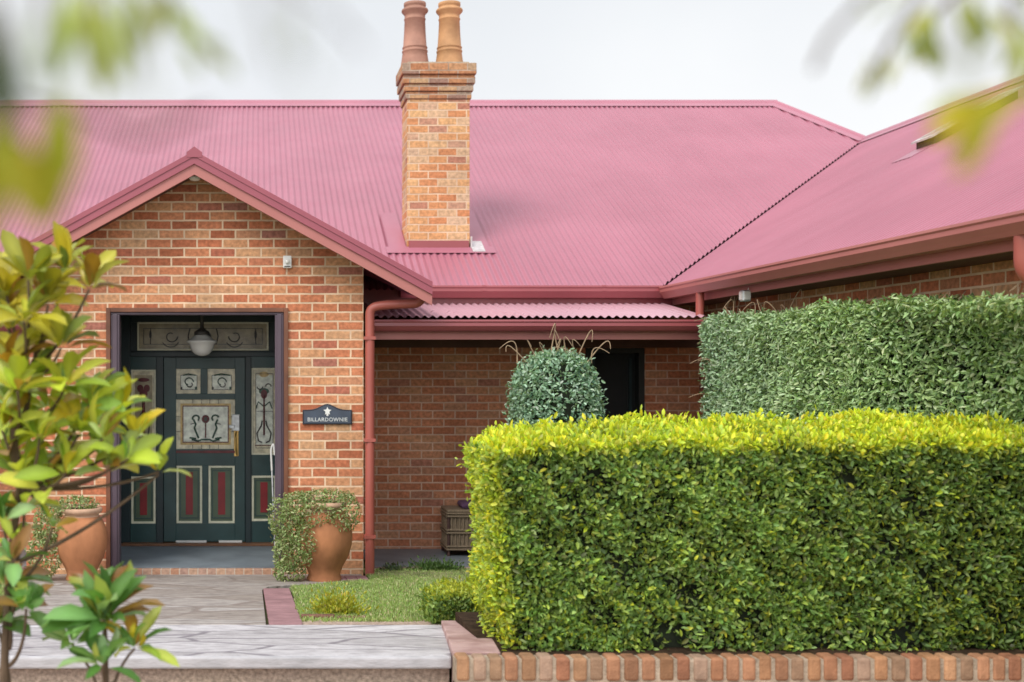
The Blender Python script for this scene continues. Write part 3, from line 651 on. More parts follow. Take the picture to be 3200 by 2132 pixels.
t=thing('apex_light','small white light tucked under the peak of the gable','light'); c=W(448,408,-.2)
b=MB(); b.lathe([(0,-.035),(.04,-.03),(.055,-.01),(.058,.01),(0,.012)],c,20); b.build('diffuser',M['opal'],t)
b=MB(); b.box(c.x-.075,c.x+.075,-.25,-.0,c.z+.014,c.z+.034); b.build('mounting_plate',M['panel_green'],t)
t=thing('security_light','small silver security light fixed under the wing gutter','light'); c=Vector((4.34,-.60,2.575))
b=MB(); b.box(c.x-.045,c.x+.03,c.y-.04,c.y+.04,c.z-.05,c.z+.05); b.build('housing',M['steel'],t,.01)
b=MB(); b.tube([c+Vector((.02,0,.05)),c+Vector((.035,0,.09))],.01,8); b.build('bracket',M['white'],t)
b=MB(); b.box(c.x-.052,c.x-.045,c.y-.03,c.y+.03,c.z-.035,c.z+.035); b.box(c.x-.035,c.x+.02,c.y-.046,c.y-.04,c.z-.035,c.z+.035); b.build('lens',M['opal'],t)
# name plaque
t=thing('name_plaque','navy arched house name plaque with white star and lettering','sign')
def plq(off,y0,y1,mt,name,bev=0):
    pts=[]
    x0,x1=.430+off,.892-off; zb=1.408+off; zs=1.545-off
    pts=[(x0,zb),(x1,zb),(x1,zs)]
    for i in range(1,16):
        u=i/16; x=x1-(x1-x0)*u; h=math.exp(-((u-.5)/.19)**2)*.056
        pts.append((x,zs+h))
    pts.append((x0,zs)); b=MB(); b.prism_y(pts,y0,y1); return b.build(name,mt,t,bev)
plq(0,-.022,-.0,M['navy_rim'],'rim',.004); plq(.012,-.026,-.021,M['navy'],'plate')
b=MB(); pts=[]
for i in range(10):
    a=PI/2+i*PI/5; r_=.040 if i%2==0 else .019; pts.append((.661+r_*math.cos(a),1.533+r_*math.sin(a)))
b.prism_y(pts,-.031,-.027); b.box(.652,.670,-.030,-.027,1.488,1.512); b.build('star',M['white'],t)
cu=bpy.data.curves.new('lettering','FONT'); cu.body='BILLARDOWNIE'; cu.size=.049; cu.extrude=.0015; cu.align_x='CENTER'; cu.space_character=1.08; cu.offset=.0012
cu.materials.append(M['steel']); o=bpy.data.objects.new('lettering',bpy.data.meshes.new_from_object(bpy.data.objects.new('tmp',cu))); COL.objects.link(o); o.parent=t
o.location=(.661,-.0285,1.438); o.rotation_euler=(PI/2,0,0)
# white walking stick leaning on the right jamb
t=thing('walking_stick','thin white stick leaning inside the porch beside the right sidelight','stick')
b=MB(); b.tube([(.185,.45,.062),(.165,.50,.5),(.150,.54,.93)],.009,8); b.build('shaft',M['steel'],t)
b=MB(); b.tube(arc([(.150,.54,.93),(.140,.56,1.14),(.165,.56,1.20),(.180,.56,1.08)]),.011,8); b.build('handle',M['white'],t)
# terracotta pots
POT=[(.0,.0),(.15,.0),(.155,.02),(.140,.06),(.165,.13),(.215,.22),(.245,.33),(.25,.42),(.238,.50),(.205,.575),(.170,.62),(.160,.64),(.19,.655),(.20,.675),(.198,.70),(.18,.705),(.155,.69),(.15,.62),(.0,.60)]
def pot(x,y,label,s=1.0,rz=0):
    t=thing('terracotta_urn',label,'pot','terracotta urns beside the porch'); b=MB()
    z=gz(y)+.004
    b.lathe([(r_*s,h*s) for r_,h in POT[:11]],(x,y,z),40,0); b.build('urn_body',M['terracotta'],t)
    b=MB(); b.lathe([(r_*s,h*s) for r_,h in POT[10:17]],(x,y,z),40,0); b.build('rim',M['terracotta_old'],t)
    b=MB(); b.lathe([(r_*s,h*s) for r_,h in POT[16:]],(x,y,z),24,0); b.build('potting_soil',M['soil'],t)
    return z
pot(.60,-.58,'bulbous terracotta urn with a trailing plant right of the porch step')
pot(-1.56,-.55,'terracotta urn left of the porch, half hidden behind tree leaves',.92)
def scatter_ellipsoids(ells, n):
    """points on shells of ellipsoids: (cx,cy,cz,rx,ry,rz,weight)"""
    ws=np.array([e[6] for e in ells],float); ws/=ws.sum(); idx=rng.choice(len(ells),n,p=ws)
    E=np.array([e[:6] for e in ells])[idx]; d=norm(rng.normal(0,1,(n,3))); r=rng.uniform(.55,1.0,(n,1))**.5
    bump=1+.08*np.sin(d[:,0:1]*9+E[:,0:1]*7)*np.cos(d[:,2:3]*8)
    return E[:,:3]+d*E[:,3:6]*r*bump, d
def potplant(name,label,ells,stems,n):
    t=thing(name,label,'plant')
    P,d=scatter_ellipsoids(ells,n)
    Nn=d+rng.normal(0,.6,(n,3))+np.array([0,-.2,.4]); Ax=rng.normal(0,1,(n,3))+np.array([0,0,-.4])
    leaves('foliage',P,Nn,Ax,rng.uniform(.02,.040,n),rng.uniform(.010,.020,n),pick([(.17,.25,.08),(.25,.34,.12),(.34,.41,.17),(.32,.26,.14),(.48,.50,.28)],[3,4,3,1,1.5],n),M['leaf_pot'],t)
    b=MB()
    for s in stems: b.tube(s,.006,6)
    b.build('stems',M['twig'],t)
potplant('trailing_plant','bushy green trailing plant spilling from the right urn onto the porch step',
  [(.60,-.60,.79,.26,.19,.07,3),(.37,-.60,.70,.16,.18,.15,4),(.26,-.62,.50,.14,.17,.20,3),(.27,-.64,.30,.13,.17,.18,3),(.38,-.72,.40,.15,.10,.22,2.4),(.29,-.64,.14,.15,.15,.10,1.8),(.80,-.62,.66,.12,.16,.18,2),(.50,-.80,.66,.20,.06,.10,1.6),(.42,-.82,.42,.09,.06,.2,1.2),(.74,-.78,.62,.10,.06,.10,.7),(.22,-.6,.62,.13,.15,.2,2)],
  [[(.6,-.58,.60),(.45,-.62,.78),(.3,-.64,.62),(.26,-.64,.3)],[(.6,-.58,.60),(.7,-.62,.8),(.8,-.64,.68)],[(.58,-.6,.6),(.5,-.65,.8),(.38,-.72,.5)]],5800)
potplant('trailing_plant','dull green trailing plant spilling from the left urn behind the tree',
  [(-1.60,-.56,.72,.20,.17,.08,2),(-1.85,-.58,.55,.14,.16,.2,3),(-1.88,-.58,.28,.17,.17,.22,3)],
  [[(-1.56,-.55,.55),(-1.7,-.58,.74),(-1.86,-.58,.5),(-1.88,-.58,.2)]],2600)
# wicker stool with purple cushion
t=thing('wicker_stool','wicker stool with dark legs against the verandah wall beside the hedge','stool')
sx0,sx1,sy0,sy1=1.96,2.46,1.08,1.50
b=MB()
for (x,y) in ((sx0+.02,sy0+.02),(sx1-.02,sy0+.02),(sx0+.02,sy1-.02),(sx1-.02,sy1-.02)):
    b=MB(); b.tube([(x,y,.0),(x,y,.46)],.016,8); b.build('leg',M['wicker_dark'],t)
b=MB()
for i in range(11):
    x=sx0+.05+i*(sx1-sx0-.1)/10; b.tube([(x,sy0+.01,.06),(x,sy0+.01,.44)],.009,6)
for i in range(9):
    y=sy0+.05+i*(sy1-sy0-.1)/8; b.tube([(sx0+.01,y,.06),(sx0+.01,y,.44)],.009,6)
for z in (.07,.10,.24,.27,.41,.44):
    b.tube([(sx0,sy0,z),(sx1,sy0,z)],.011,6); b.tube([(sx0,sy0,z),(sx0,sy1,z)],.011,6)
b.box(sx0+.025,sx1-.025,sy0+.022,sy1-.02,.06,.44); b.build('woven_panel',M['wicker'],t)
b=MB(); b.box(sx0,sx1,sy0,sy1,.452,.478); b.build('seat',M['wicker'],t,.008)
t=thing('purple_cushion','small purple cushion lying on the wicker stool','cushion')
b=MB(); b.box(2.12,2.44,1.14,1.44,.480,.545); b.build('cover',M['purple'],t,.03)

# ================================================================== hedges
def wav(P,s=1.0): return (np.sin(P[:,0]*5.1*s+1.3)+np.sin(P[:,1]*6.3*s+P[:,2]*4.1*s)+np.sin(P[:,2]*7.7*s+P[:,0]*2.2*s))/3
def box_shell(n, x0,x1,y0,y1,zb,ztf, faces, wave=.03, edge=.05):
    """points on the faces of a clipped hedge; ztf(x,y)->top height, zb(x,y)->bottom"""
    out=[]; nr=[]
    tot=sum(w for _,w in faces)
    for f,w_ in faces:
        k=int(n*w_/tot); u=rng.uniform(0,1,k); v=rng.uniform(0,1,k)
        if f=='front': X=x0+(x1-x0)*u; Y=np.full(k,y0); nn=(0,-1,0)
        if f=='back': X=x0+(x1-x0)*u; Y=np.full(k,y1); nn=(0,1,0)
        if f=='left': X=np.full(k,x0); Y=y0+(y1-y0)*u; nn=(-1,0,0)
        if f=='right': X=np.full(k,x1); Y=y0+(y1-y0)*u; nn=(1,0,0)
        if f=='top': X=x0+(x1-x0)*u; Y=y0+(y1-y0)*v; nn=(0,0,1)
        ZT=ztf(X,Y); ZB=zb(X,Y)
        Z=ZT if f=='top' else ZB+(ZT-ZB)*v
        P=np.stack([X,Y,Z],1); Nn=np.tile(np.array(nn,float),(k,1))
        P+=Nn*(wave*wav(P)[:,None]) - Nn*(rng.exponential(.035,k)[:,None])+Nn*(rng.uniform(0,1,k)[:,None]<.07)*rng.uniform(.0,.05,k)[:,None]
        out.append(P); nr.append(Nn)
    return np.concatenate(out), np.concatenate(nr)
# --- front clipped hedge
Hx0b,Hx1=1.36,4.72; Hy0,Hy1=-4.55,-3.84
def lean(z): return 1.375-.085*np.clip((z-.37)/1.2,0,1)
def topf(X,Y):
    return 1.515+.08*np.clip((Y-Hy0)/(Hy1-Hy0),0,1)-(.05+.08*np.clip((Y-Hy0)/(Hy1-Hy0),0,1))*np.exp(-((X-1.25)/.42)**2)+.014*np.sin(X*9)+.012*np.sin(X*23+Y*5)
hg=thing('clipped_hedge','large clipped green hedge with bright yellow new growth above brick kerb','hedge')
P,Nn=box_shell(98000,1.30,Hx1,Hy0,Hy1,lambda X,Y:np.full(len(X),.36),lambda X,Y:topf(X,Y),[('front',4.0),('top',2.3),('left',1.0),('back',.5)])
P[:,0]+=(lean(P[:,2])-1.30)*(1-(P[:,0]-1.30)/(Hx1-1.30))
n=len(P); isTop=Nn[:,2]>.5; isLeft=Nn[:,0]<-.5
cl_=np.sin(P[:,0]*11+P[:,2]*5)*np.sin(P[:,2]*13-P[:,0]*3)+np.sin(P[:,0]*23+P[:,2]*17+2)*.6+np.sin(P[:,0]*4+P[:,2]*3)*.5
P=P+Nn*((.016*cl_)[:,None])*(~isTop[:,None])
keep=isTop|(rng.uniform(0,1,n)<np.clip(.80+.38*cl_,.22,1)); P,Nn,isTop,isLeft,cl_=P[keep],Nn[keep],isTop[keep],isLeft[keep],cl_[keep]; n=len(P)
# sparse gaps low on the front
low=(P[:,2]<.50)&(~isTop); keep=~(low&(rng.uniform(0,1,n)<.55*(.6+.6*np.sin(P[:,0]*6))))
P,Nn,isTop,isLeft,cl_=P[keep],Nn[keep],isTop[keep],isLeft[keep],cl_[keep]; n=len(P)
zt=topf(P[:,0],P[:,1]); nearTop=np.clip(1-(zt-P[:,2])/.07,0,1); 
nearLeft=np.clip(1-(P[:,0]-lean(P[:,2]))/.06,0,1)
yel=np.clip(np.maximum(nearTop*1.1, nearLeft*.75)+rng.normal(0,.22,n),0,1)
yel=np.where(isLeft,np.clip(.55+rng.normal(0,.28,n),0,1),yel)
patch=wav(P*np.array([1,1,1]),1.1)
spr=(rng.uniform(0,1,n)<.03+.09*np.clip(patch,0,1)); yel=np.where(spr&~isTop,np.maximum(yel,rng.uniform(.35,.8,n)),yel)
green=pick([(.11,.20,.045),(.16,.28,.065),(.23,.37,.095),(.12,.15,.055),(.34,.48,.15)],[3,4,3,1,1.2],n)
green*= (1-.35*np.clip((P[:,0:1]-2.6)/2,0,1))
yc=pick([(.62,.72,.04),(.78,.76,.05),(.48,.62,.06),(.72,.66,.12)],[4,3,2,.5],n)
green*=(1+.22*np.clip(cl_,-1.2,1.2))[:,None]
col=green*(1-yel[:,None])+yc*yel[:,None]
upb=np.where(isTop,.9,.35)[:,None]
Ax=rng.normal(0,.75,(n,3))+Nn*.45+np.array([0,0,1])*upb
LN=Nn*1.0+rng.normal(0,.65,(n,3))+np.array([0,0,.45])
P=P+np.where(isTop,rng.uniform(-.05,.03,n),0)[:,None]*np.array([0,0,1])
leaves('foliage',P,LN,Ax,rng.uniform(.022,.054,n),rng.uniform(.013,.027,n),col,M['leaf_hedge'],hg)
b=MB(); b.prism_x([(Hy0+.09,.33),(Hy1-.08,.33),(Hy1-.08,1.44),(Hy0+.09,1.38)],1.47,Hx1,0); b.build('dark_core',M['core'],hg)  # solid dark core behind the leaves, paints the shaded gaps
b=MB()
for i in range(26):
    x=1.5+i*.12; b.tube([(x,-4.3,.30),(x+random.uniform(-.05,.05),-4.42,.5),(x+random.uniform(-.1,.1),-4.45,.8)],.008,5)
b.build('stems',M['bark'],hg)
# soil bed under it
b=MB(); b.box(1.27,4.7,-4.73,-3.5,.18,.365); struct(b.build('garden_bed',M['soil']))
# --- tall jasmine hedge along the wing wall
tg=thing('tall_hedge','tall blue green climbing hedge along the wing wall behind the clipped hedge','hedge')
TX=4.16
def tz_(X,Y): return 2.42+.015*np.sin(Y*5)+.02*np.sin(Y*2.1+1)+.015*np.sin(Y*13)+.022*Y
P,Nn=box_shell(84000,TX,4.72,-5.4,-.05,lambda X,Y:np.full(len(X),.27),tz_,[('left',9),('top',1.5),('front',1.1),('back',.9)],.045)
# round the near corner
n=len(P); P[:,0]+=np.where(Nn[:,0]<-.5,.30*np.clip((-2.9-P[:,1])/1.0,0,1),0); zt=tz_(P[:,0],P[:,1]); rr=np.clip(1-(zt-P[:,2])/.12,0,1); P[:,0]+=rr**2*.04*(Nn[:,0]<-.5)
P[:,2]-= .05*np.exp(-((P[:,1]+.05)/.12)**2)*rr
blue=np.clip((P[:,1]+2.2)/2.2,0,1)[:,None]
g1=pick([(.25,.39,.14),(.34,.49,.20),(.43,.58,.28),(.13,.22,.08),(.56,.68,.40)],[3,4,3,2,1.2],n)
g2=pick([(.27,.42,.24),(.38,.53,.34),(.52,.65,.48),(.13,.23,.12)],[3,4,3,2],n)
col=g1*(1-blue)+g2*blue
Ax=rng.normal(0,.8,(n,3))+np.array([-.2,0,-.1]); LN=Nn+rng.normal(0,.6,(n,3))+np.array([-.2,-.35,.7])
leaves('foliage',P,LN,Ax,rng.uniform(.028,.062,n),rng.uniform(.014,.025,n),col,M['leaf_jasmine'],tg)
b=MB(); b.box(TX+.13,4.70,-2.9,-.14,.0,2.22); b.box(TX+.28,4.70,-3.6,-2.905,.0,2.21); b.box(TX+.42,4.70,-5.3,-3.605,.0,2.2); b.build('dark_core',M['core'],tg)
def tendril(parent,p,dirx,diry,h,curl_,r=.006):
    b=MB(); pts=[]; k=9
    for i in range(k+1):
        u=i/k; pts.append((p[0]+dirx*u+curl_*math.sin(u*2.6)*.08, p[1]+diry*u, p[2]+h*math.sin(u*PI*.78)))
    b.tube(pts,[r*(1-.6*i/k) for i in range(k+1)],5); b.build('tendril',M['twig'],parent)
for i in range(12):
    y=-.1-random.random()*1.5; tendril(tg,(TX+.1+random.random()*.2,y,2.3),random.uniform(-.22,.1),random.uniform(-.2,.1),random.uniform(.10,.36),random.choice((-1,1)))
for i in range(7):
    tendril(tg,(TX+.05,-.05-random.random()*.2,random.uniform(1.4,2.35)),random.uniform(-.30,-.1),0,random.uniform(.03,.14),1)
for i in range(20):
    y=-1.2-random.random()*3.6; tendril(tg,(TX+.12+random.random()*.2,y,2.28),random.uniform(-.1,.1),random.uniform(-.1,.1),random.uniform(.05,.14),1,.004)
# --- rounded climber in front of the verandah
rg=thing('rounded_bush','rounded grey green climbing bush with curly bare tendrils before the verandah','bush')
bx,by=2.73,-.28
n=17000
d=norm(rng.normal(0,1,(n,3))); e=.34  # superellipsoid: domed cylinder
sgn=np.sign(d); q=np.abs(d)**.75; q=q/np.maximum((q**3).sum(1,keepdims=True)**(1/3),1e-6)
R=np.array([.415,.40,.91]); P=np.array([bx,by,1.17])+sgn*q*R
P*= 1; P+= d*(.03*wav(P,1.4)[:,None]) - d*rng.exponential(.03,n)[:,None]+d*(rng.uniform(0,1,(n,1))<.06)*.05
col=pick([(.21,.36,.22),(.31,.47,.32),(.42,.57,.43),(.09,.18,.11),(.52,.65,.51)],[3,4,3,2,1],n)
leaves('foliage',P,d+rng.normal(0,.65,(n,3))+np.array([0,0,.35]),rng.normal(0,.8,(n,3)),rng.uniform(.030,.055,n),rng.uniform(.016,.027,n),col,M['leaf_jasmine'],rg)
b=MB(); b.lathe([(0,-.9),(.28,-.85),(.33,-.3),(.33,.45),(.27,.70),(.15,.78),(0,.80)],(bx,by,1.17),20); b.build('dark_core',M['core'],rg)
b=MB(); b.tube([(bx,by,0),(bx,by,1.0)],.04,8); b.build('stem',M['terracotta_old'],rg)
b=MB()
for (a,h,c_) in ((-.48,.20,1),(-.36,.16,-1),(-.10,.36,1),(.05,.30,-1),(.22,.30,1),(.36,.20,1),(.42,.14,-1),(-.05,.22,1),(.14,.24,-1)):
    tendril(rg,(bx+a*.75,by-.05,1.98),a*.45,-.05,h,c_,.007)
for i in range(4): tendril(rg,(bx+random.uniform(-.3,.3),by-.1,2.02),random.uniform(-.3,.3),-.05,random.uniform(.08,.2),random.choice((-1,1)),.005)
# --- low box hedge
lg=thing('low_box_hedge','low clipped box hedge with yellow tips at the end of the path','hedge')
P,Nn=box_shell(11000,1.14,1.75,-3.42,-3.02,lambda X,Y:np.full(len(X),.27),lambda X,Y:.41+.015*np.sin(X*17)+.05*(X>1.25),[('front',2),('top',1.6),('left',1)],.02)
n=len(P); P+=rng.normal(0,.012,(n,3)); isTop=Nn[:,2]>.5
yel=np.clip(np.where(isTop,.85,np.clip(1-(.50-P[:,2])/.08,0,1)*.9+.1)+rng.normal(0,.2,n),0,1)[:,None]
col=pick([(.10,.18,.04),(.16,.27,.06),(.23,.35,.09)],[3,4,3],n)*(1-yel)+pick([(.52,.54,.05),(.42,.50,.06)],[1,1],n)*yel
leaves('foliage',P,Nn+rng.normal(0,.6,(n,3)),rng.normal(0,.7,(n,3))+np.array([0,0,.7]),rng.uniform(.022,.042,n),rng.uniform(.012,.02,n),col,M['leaf_hedge'],lg)
b=MB(); b.box(1.18,1.75,-3.36,-3.08,.24,.39); b.build('dark_core',M['core'],lg)
# --- small plants
def tuft(name,label,x,y,n,rad,h,cols,wts,sz=(.02,.04)):
    z=gz(y); P=np.stack([x+rng.normal(0,rad,n),y+rng.normal(0,rad*.5,n),z+np.abs(rng.normal(0,h*.5,n))],1)
    Ax=(P-np.array([x,y,z-.05]))*3+rng.normal(0,.4,(n,3))+np.array([0,0,.8])
    t=thing(name,label,'plant')
    leaves('foliage',P,rng.normal(0,1,(n,3))+np.array([0,0,.8]),Ax,rng.uniform(*sz,n),rng.uniform(sz[0]*.5,sz[1]*.5,n),pick(cols,wts,n),M['leaf_pot'],t)
    b=MB()
    for i in range(6): b.tube([(x+random.gauss(0,rad*.3),y,z-.01),(x+random.gauss(0,rad),y,z+h*.6)],.003,5)
    b.build('stems',M['twig'],t)
tuft('small_shrub','small yellow green shrub at the front edge of the lawn',.55,-2.95,900,.08,.13,[(.45,.46,.04),(.34,.40,.05),(.52,.46,.08)],[3,2,1])
tuft('weed_clump','low dark green weed growing against the verandah floor edge',1.72,.24,900,.11,.07,[(.06,.12,.03),(.10,.18,.05)],[1,1])
tuft('weed_sprig','tiny grey green sprig by the downpipe foot on the verandah edge',1.30,.22,220,.05,.05,[(.08,.12,.06),(.14,.18,.09)],[1,1])
# lawn border: low bricks and bare soil
b=MB(); b.prism_z([(.30,-3.15),(.52,-3.16),(.53,-3.06),(.30,-3.05)],sl(-.02),sl(.025)); b.prism_z([(.54,-3.17),(.74,-3.15),(.74,-3.06),(.54,-3.07)],sl(-.02),sl(.015)); struct(b.build('lawn_edging',M['edge_brick'],bevel=.008))
b=MB(); b.prism_z([(.29,-3.42),(1.19,-3.42),(1.19,-3.2),(.29,-3.2)],sl(-.03),sl(.002)); struct(b.build('edging_strip',M['gravel']))

# ================================================================== brick kerb
kb=thing('brick_kerb','weathered orange brick on edge kerb in front of the clipped hedge','kerb')
b=MB(); x=1.055; zt=.395
cols=[(.52,.27,.14),(.56,.31,.17),(.46,.22,.12),(.48,.30,.19),(.50,.25,.14),(.58,.36,.22),(.42,.28,.20),(.47,.21,.12)]
while x<5.2:
    wd=random.uniform(.066,.076); c=random.choice(cols); f_=random.uniform(.5,.88); b.cc=(*[q*f_ for q in c],1)
    j=random.uniform(-.004,.006); k=random.uniform(-.005,.005)
    b.box(x,x+wd,-4.82+j,-4.71,zt-.125,zt+k)
    x+=wd+random.uniform(.014,.022)
b.build('bricks',M['kerb'],kb,.014)
b=MB(); b.box(1.05,5.3,-4.808,-4.715,.15,zt-.012); b.build('mortar_bed',M['mortar'],kb)
b=MB(); x=1.05
while x<5.2:
    c=random.choice(cols); b.cc=(*c,1); b.box(x,x+.225,-4.822,-4.72,.16,zt-.137); x+=.236
b.build('lower_course',M['kerb'],kb,.006)
kr=thing('kerb_coping','pinkish paved coping running back from the brick kerb beside the path','kerb')
b=MB()
for i in range(4):
    y0=-4.70+i*.31; y1=y0+.302
    xa=lambda y:1.055+(y+4.70)*.105
    b.prism_z([(xa(y0),y0),(xa(y0)+.255,y0),(xa(y1)+.255,y1),(xa(y1),y1)],lambda x,y:.16,lambda x,y:gz(y)+.035)
b.build('pavers',M['pink_pave'],kr,.006)

# ================================================================== magnolia in the foreground
def bez(a,b,c,k=10):
    a,b,c=Vector(a),Vector(b),Vector(c); return [a*(1-t)**2+b*2*t*(1-t)+c*t*t for t in [i/k for i in range(k+1)]]
OL=[(.38,.34,.035),(.48,.42,.04),(.28,.31,.04),(.32,.18,.03),(.58,.54,.07),(.19,.25,.045)]
OLW=[4,3,3,2,1,1]
YG=[(.46,.56,.06),(.58,.65,.10),(.32,.44,.05),(.64,.54,.05),(.20,.33,.06),(.50,.62,.24),(.40,.24,.05)]
YGW=[4,3,3,2,2,1.2,1]
DG=[(.08,.19,.04),(.14,.29,.07),(.20,.38,.12),(.30,.46,.20),(.26,.15,.05),(.36,.42,.08)]
DGW=[3,4,3,1.5,1.5,1]
def rosettes(name_tree,label,specs,stems,lf=(.12,.185),wf=(.34,.46)):
    t=thing(name_tree,label,'tree')
    Ps=[];Ns=[];As=[];Ss=[];Ws=[];Cs=[]
    tw=MB()
    for (px,py,Y,cnt,pal,tilt,sc) in specs:
        c=W(px,py,Y); pl,pw=pal
        for k in range(cnt):
            a=k*2.4+random.random()*.6; el=random.uniform(-.35,1.15)
            out=Vector((math.cos(a)*math.cos(el),math.sin(a)*math.cos(el),math.sin(el)))+Vector(tilt)
            out.normalize(); p=c+out*random.uniform(.008,.03)
            nn=Vector((0,0,1))+Vector((random.gauss(0,.35),random.gauss(0,.35)-.35,random.gauss(0,.2)))
            Ps.append(p);As.append(out);Ns.append(nn); L_=random.uniform(*lf)*sc; Ss.append(L_); Ws.append(L_*random.uniform(*wf))
            Cs.append(pick(pl,pw,1)[0])
        # smaller inner leaves
        for k in range(cnt//2):
            out=Vector((random.gauss(0,.5),random.gauss(0,.5),1)).normalized()
            Ps.append(c+out*.01);As.append(out);Ns.append(Vector((random.gauss(0,1),-1,random.gauss(0,.5)))); L_=random.uniform(.07,.11)*sc; Ss.append(L_);Ws.append(L_*.36); Cs.append(pick(pl,pw,1)[0])
    for (pts,r0,r1) in stems:
        k=len(pts); tw.tube(pts,[r0+(r1-r0)*i/(k-1) for i in range(k)],7)
    leaves('foliage',np.array(Ps),np.array(Ns),np.array(As),Ss,Ws,np.array(Cs),M['leaf_magnolia'],t,LEAF_B,LEAF_BF,True)
    tw.build('branches',M['bark'],t)
    return t
Ym=-6.5
base=Vector((-.98,-6.45,.2))
specs=[]
up=[(65,645,-6.6),(150,625,-6.4),(205,665,-6.5),(110,700,-6.55),(15,680,-6.4),(20,760,-6.5),(80,800,-6.35),(140,800,-6.6),(25,850,-6.6),(10,720,-6.3),(55,740,-6.7)]
mid=[(70,880,-6.5),(150,890,-6.6),(110,940,-6.4),(205,930,-6.5),(265,950,-6.4),(180,1000,-6.55),(90,1010,-6.6),(235,1010,-6.65),(310,1005,-6.5),(20,930,-6.5),(25,1040,-6.4),(365,1085,-6.45),(245,1085,-6.5),(150,1090,-6.6),(110,1130,-6.5),(50,1100,-6.5),(130,1050,-6.3),(60,960,-6.3),(290,1060,-6.6),(190,950,-6.3),(5,990,-6.6),(40,900,-6.7)]
for q in up: specs.append((q[0],q[1],q[2],9,(OL,OLW),(0,0,.3),1.08))
for q in mid: specs.append((q[0],q[1],q[2],9 if q[0]<340 else 5,(YG,YGW),(.1,0,.25),1.06 if q[0]<300 else .82))
specs+= [(5,1200,-6.5,8,(DG,DGW),(0,0,.2),1.0),(30,1250,-6.5,5,(YG,YGW),(0,0,.2),.8),(10,1350,-6.5,12,(DG,DGW),(0,0,.1),1.15),(-5,1440,-6.4,11,(DG,DGW),(0,0,.1),1.15),(30,1290,-6.6,6,(DG,DGW),(0,0,0),.9),(55,1170,-6.5,6,(DG+YG,DGW+YGW),(.1,0,0),.8),(120,1215,-6.55,5,(DG+YG,DGW+YGW),(.1,0,0),.65),(60,1400,-6.6,8,(DG,DGW),(0,0,.1),.9)]
trunk_top=W(45,880,-6.48)
stems=[(bez(base,(-1.0,-6.45,.9),W(45,1120,-6.48)),.019,.014),(bez(W(45,1120,-6.48),W(20,1000,-6.48),trunk_top),.018,.013)]
anchors=[W(45,1120,-6.48),W(30,1000,-6.48),trunk_top]
for s in specs:
    c=W(s[0],s[1],s[2]); 
    if s[1]>1150: an=Vector((base.x+.02,-6.45,max(.3,c.z-.25)))
    else: an=min(anchors,key=lambda a:(a-Vector((c.x-.05,c.y,c.z-.25))).length)
    mid_=(an+c)/2+Vector((.03,0,-.06)); stems.append((bez(an,mid_,c,8),.009,.005))
stems.append((bez(W(45,1290,-6.46),W(200,1230,-6.45),W(365,1090,-6.45)),.010,.005))
rosettes('magnolia_tree','slender magnolia tree with yellow olive leaves in front of the porch',specs,stems)
# lower magnolia shoot
sp=[(240,1430,-6.6,30,(DG,DGW),(0,-.1,.3),1.3),(245,1410,-6.55,14,(DG,DGW),(0,0,.8),1.15),(165,1480,-6.5,11,(DG,DGW),(-.2,0,.1),1.1),(310,1490,-6.6,10,(DG+YG,DGW+YGW),(.2,0,.0),.95),(235,1530,-6.7,10,(DG,DGW),(0,-.2,-.1),1.0)]
b0=Vector((-.55,-6.6,.2)); st=[(bez(b0,(-.56,-6.6,.6),W(240,1425,-6.6)),.014,.009)]
for s in sp[2:]: st.append((bez((-.56,-6.6,.5),(-.57,-6.6,.75),W(s[0],s[1],s[2])),.008,.005))
rosettes('magnolia_sapling','low dark green magnolia sapling growing in front of the stone path',sp,st,wf=(.26,.36))

# ================================================================== overhanging tree close to the camera
OG=[(.36,.44,.10),(.44,.50,.13),(.30,.38,.12),(.52,.54,.14)]
def over(px,py,d): return W(px,py,CAMY+d)
ot=thing('overhanging_tree','out of focus leafy tree branches hanging close across the top of the view','tree')
tb=MB()
tb.tube([(-1.5,-11.9,.1),(-1.45,-11.85,1.5),(-1.25,-11.6,2.7),(-1.0,-11.1,3.2)],[.13,.11,.09,.07],12); tb.build('trunk',M['bark'],ot)
br=MB(); tw=MB(); Ps=[];Ns=[];As=[];Ss=[];Ws=[];Cs=[]
hub=Vector((-.95,-10.9,3.22))
limbL=bez((-1.0,-11.1,3.2),(-.8,-10.4,3.3),over(-60,-180,1.5)); br.tube(limbL,[.032-.0018*i for i in range(len(limbL))],8)
limbR=bez((-1.0,-11.1,3.2),(.2,-10.3,3.5),over(2500,-150,1.5),14); br.tube(limbR,[.032-.0014*i for i in range(len(limbR))],8)
br.build('limbs',M['bark'],ot)
def hang(limb,pts,d,leafs,L_=.10,wd=.40,pal=OG,r=.0035):
    if limb is limbR: d*=1.28; L_*=1.22; r*=1.5
    d*=.56; L_*=.50; r*=.56; wd*=.62
    leafs=list(leafs)+[(x+random.uniform(-38,38),y+random.uniform(-45,30),a+random.uniform(-.5,.5),q*.8) for x,y,a,q in leafs]
    P=[over(x,y,d) for x,y in pts]; s=min(limb,key=lambda q:(q-P[0]).length)
    path=bez(s,(s+P[0])/2+Vector((0,0,.03)),P[0],6)[:-1]+P
    tw.tube(path,r,5)
    for (x,y,ang,sc) in leafs:
        p=over(x,y,d+random.uniform(-.03,.03)); a=Vector((math.cos(ang),random.uniform(-.25,.25),-math.sin(ang)))
        Ps.append(p);As.append(a);Ns.append(Vector((random.gauss(0,.2),-1,.3)));Ss.append(L_*sc);Ws.append(L_*sc*wd);Cs.append(pick(pal,[3,3,2,1],1)[0])
R_=math.radians
hang(limbL,[(330,-80),(400,20),(450,90),(505,140)],1.5,[(360,-30,R_(60),1.0),(400,15,R_(55),.9),(435,70,R_(50),.8),(480,115,R_(45),.6),(390,-20,R_(80),.7)],.09,.38)
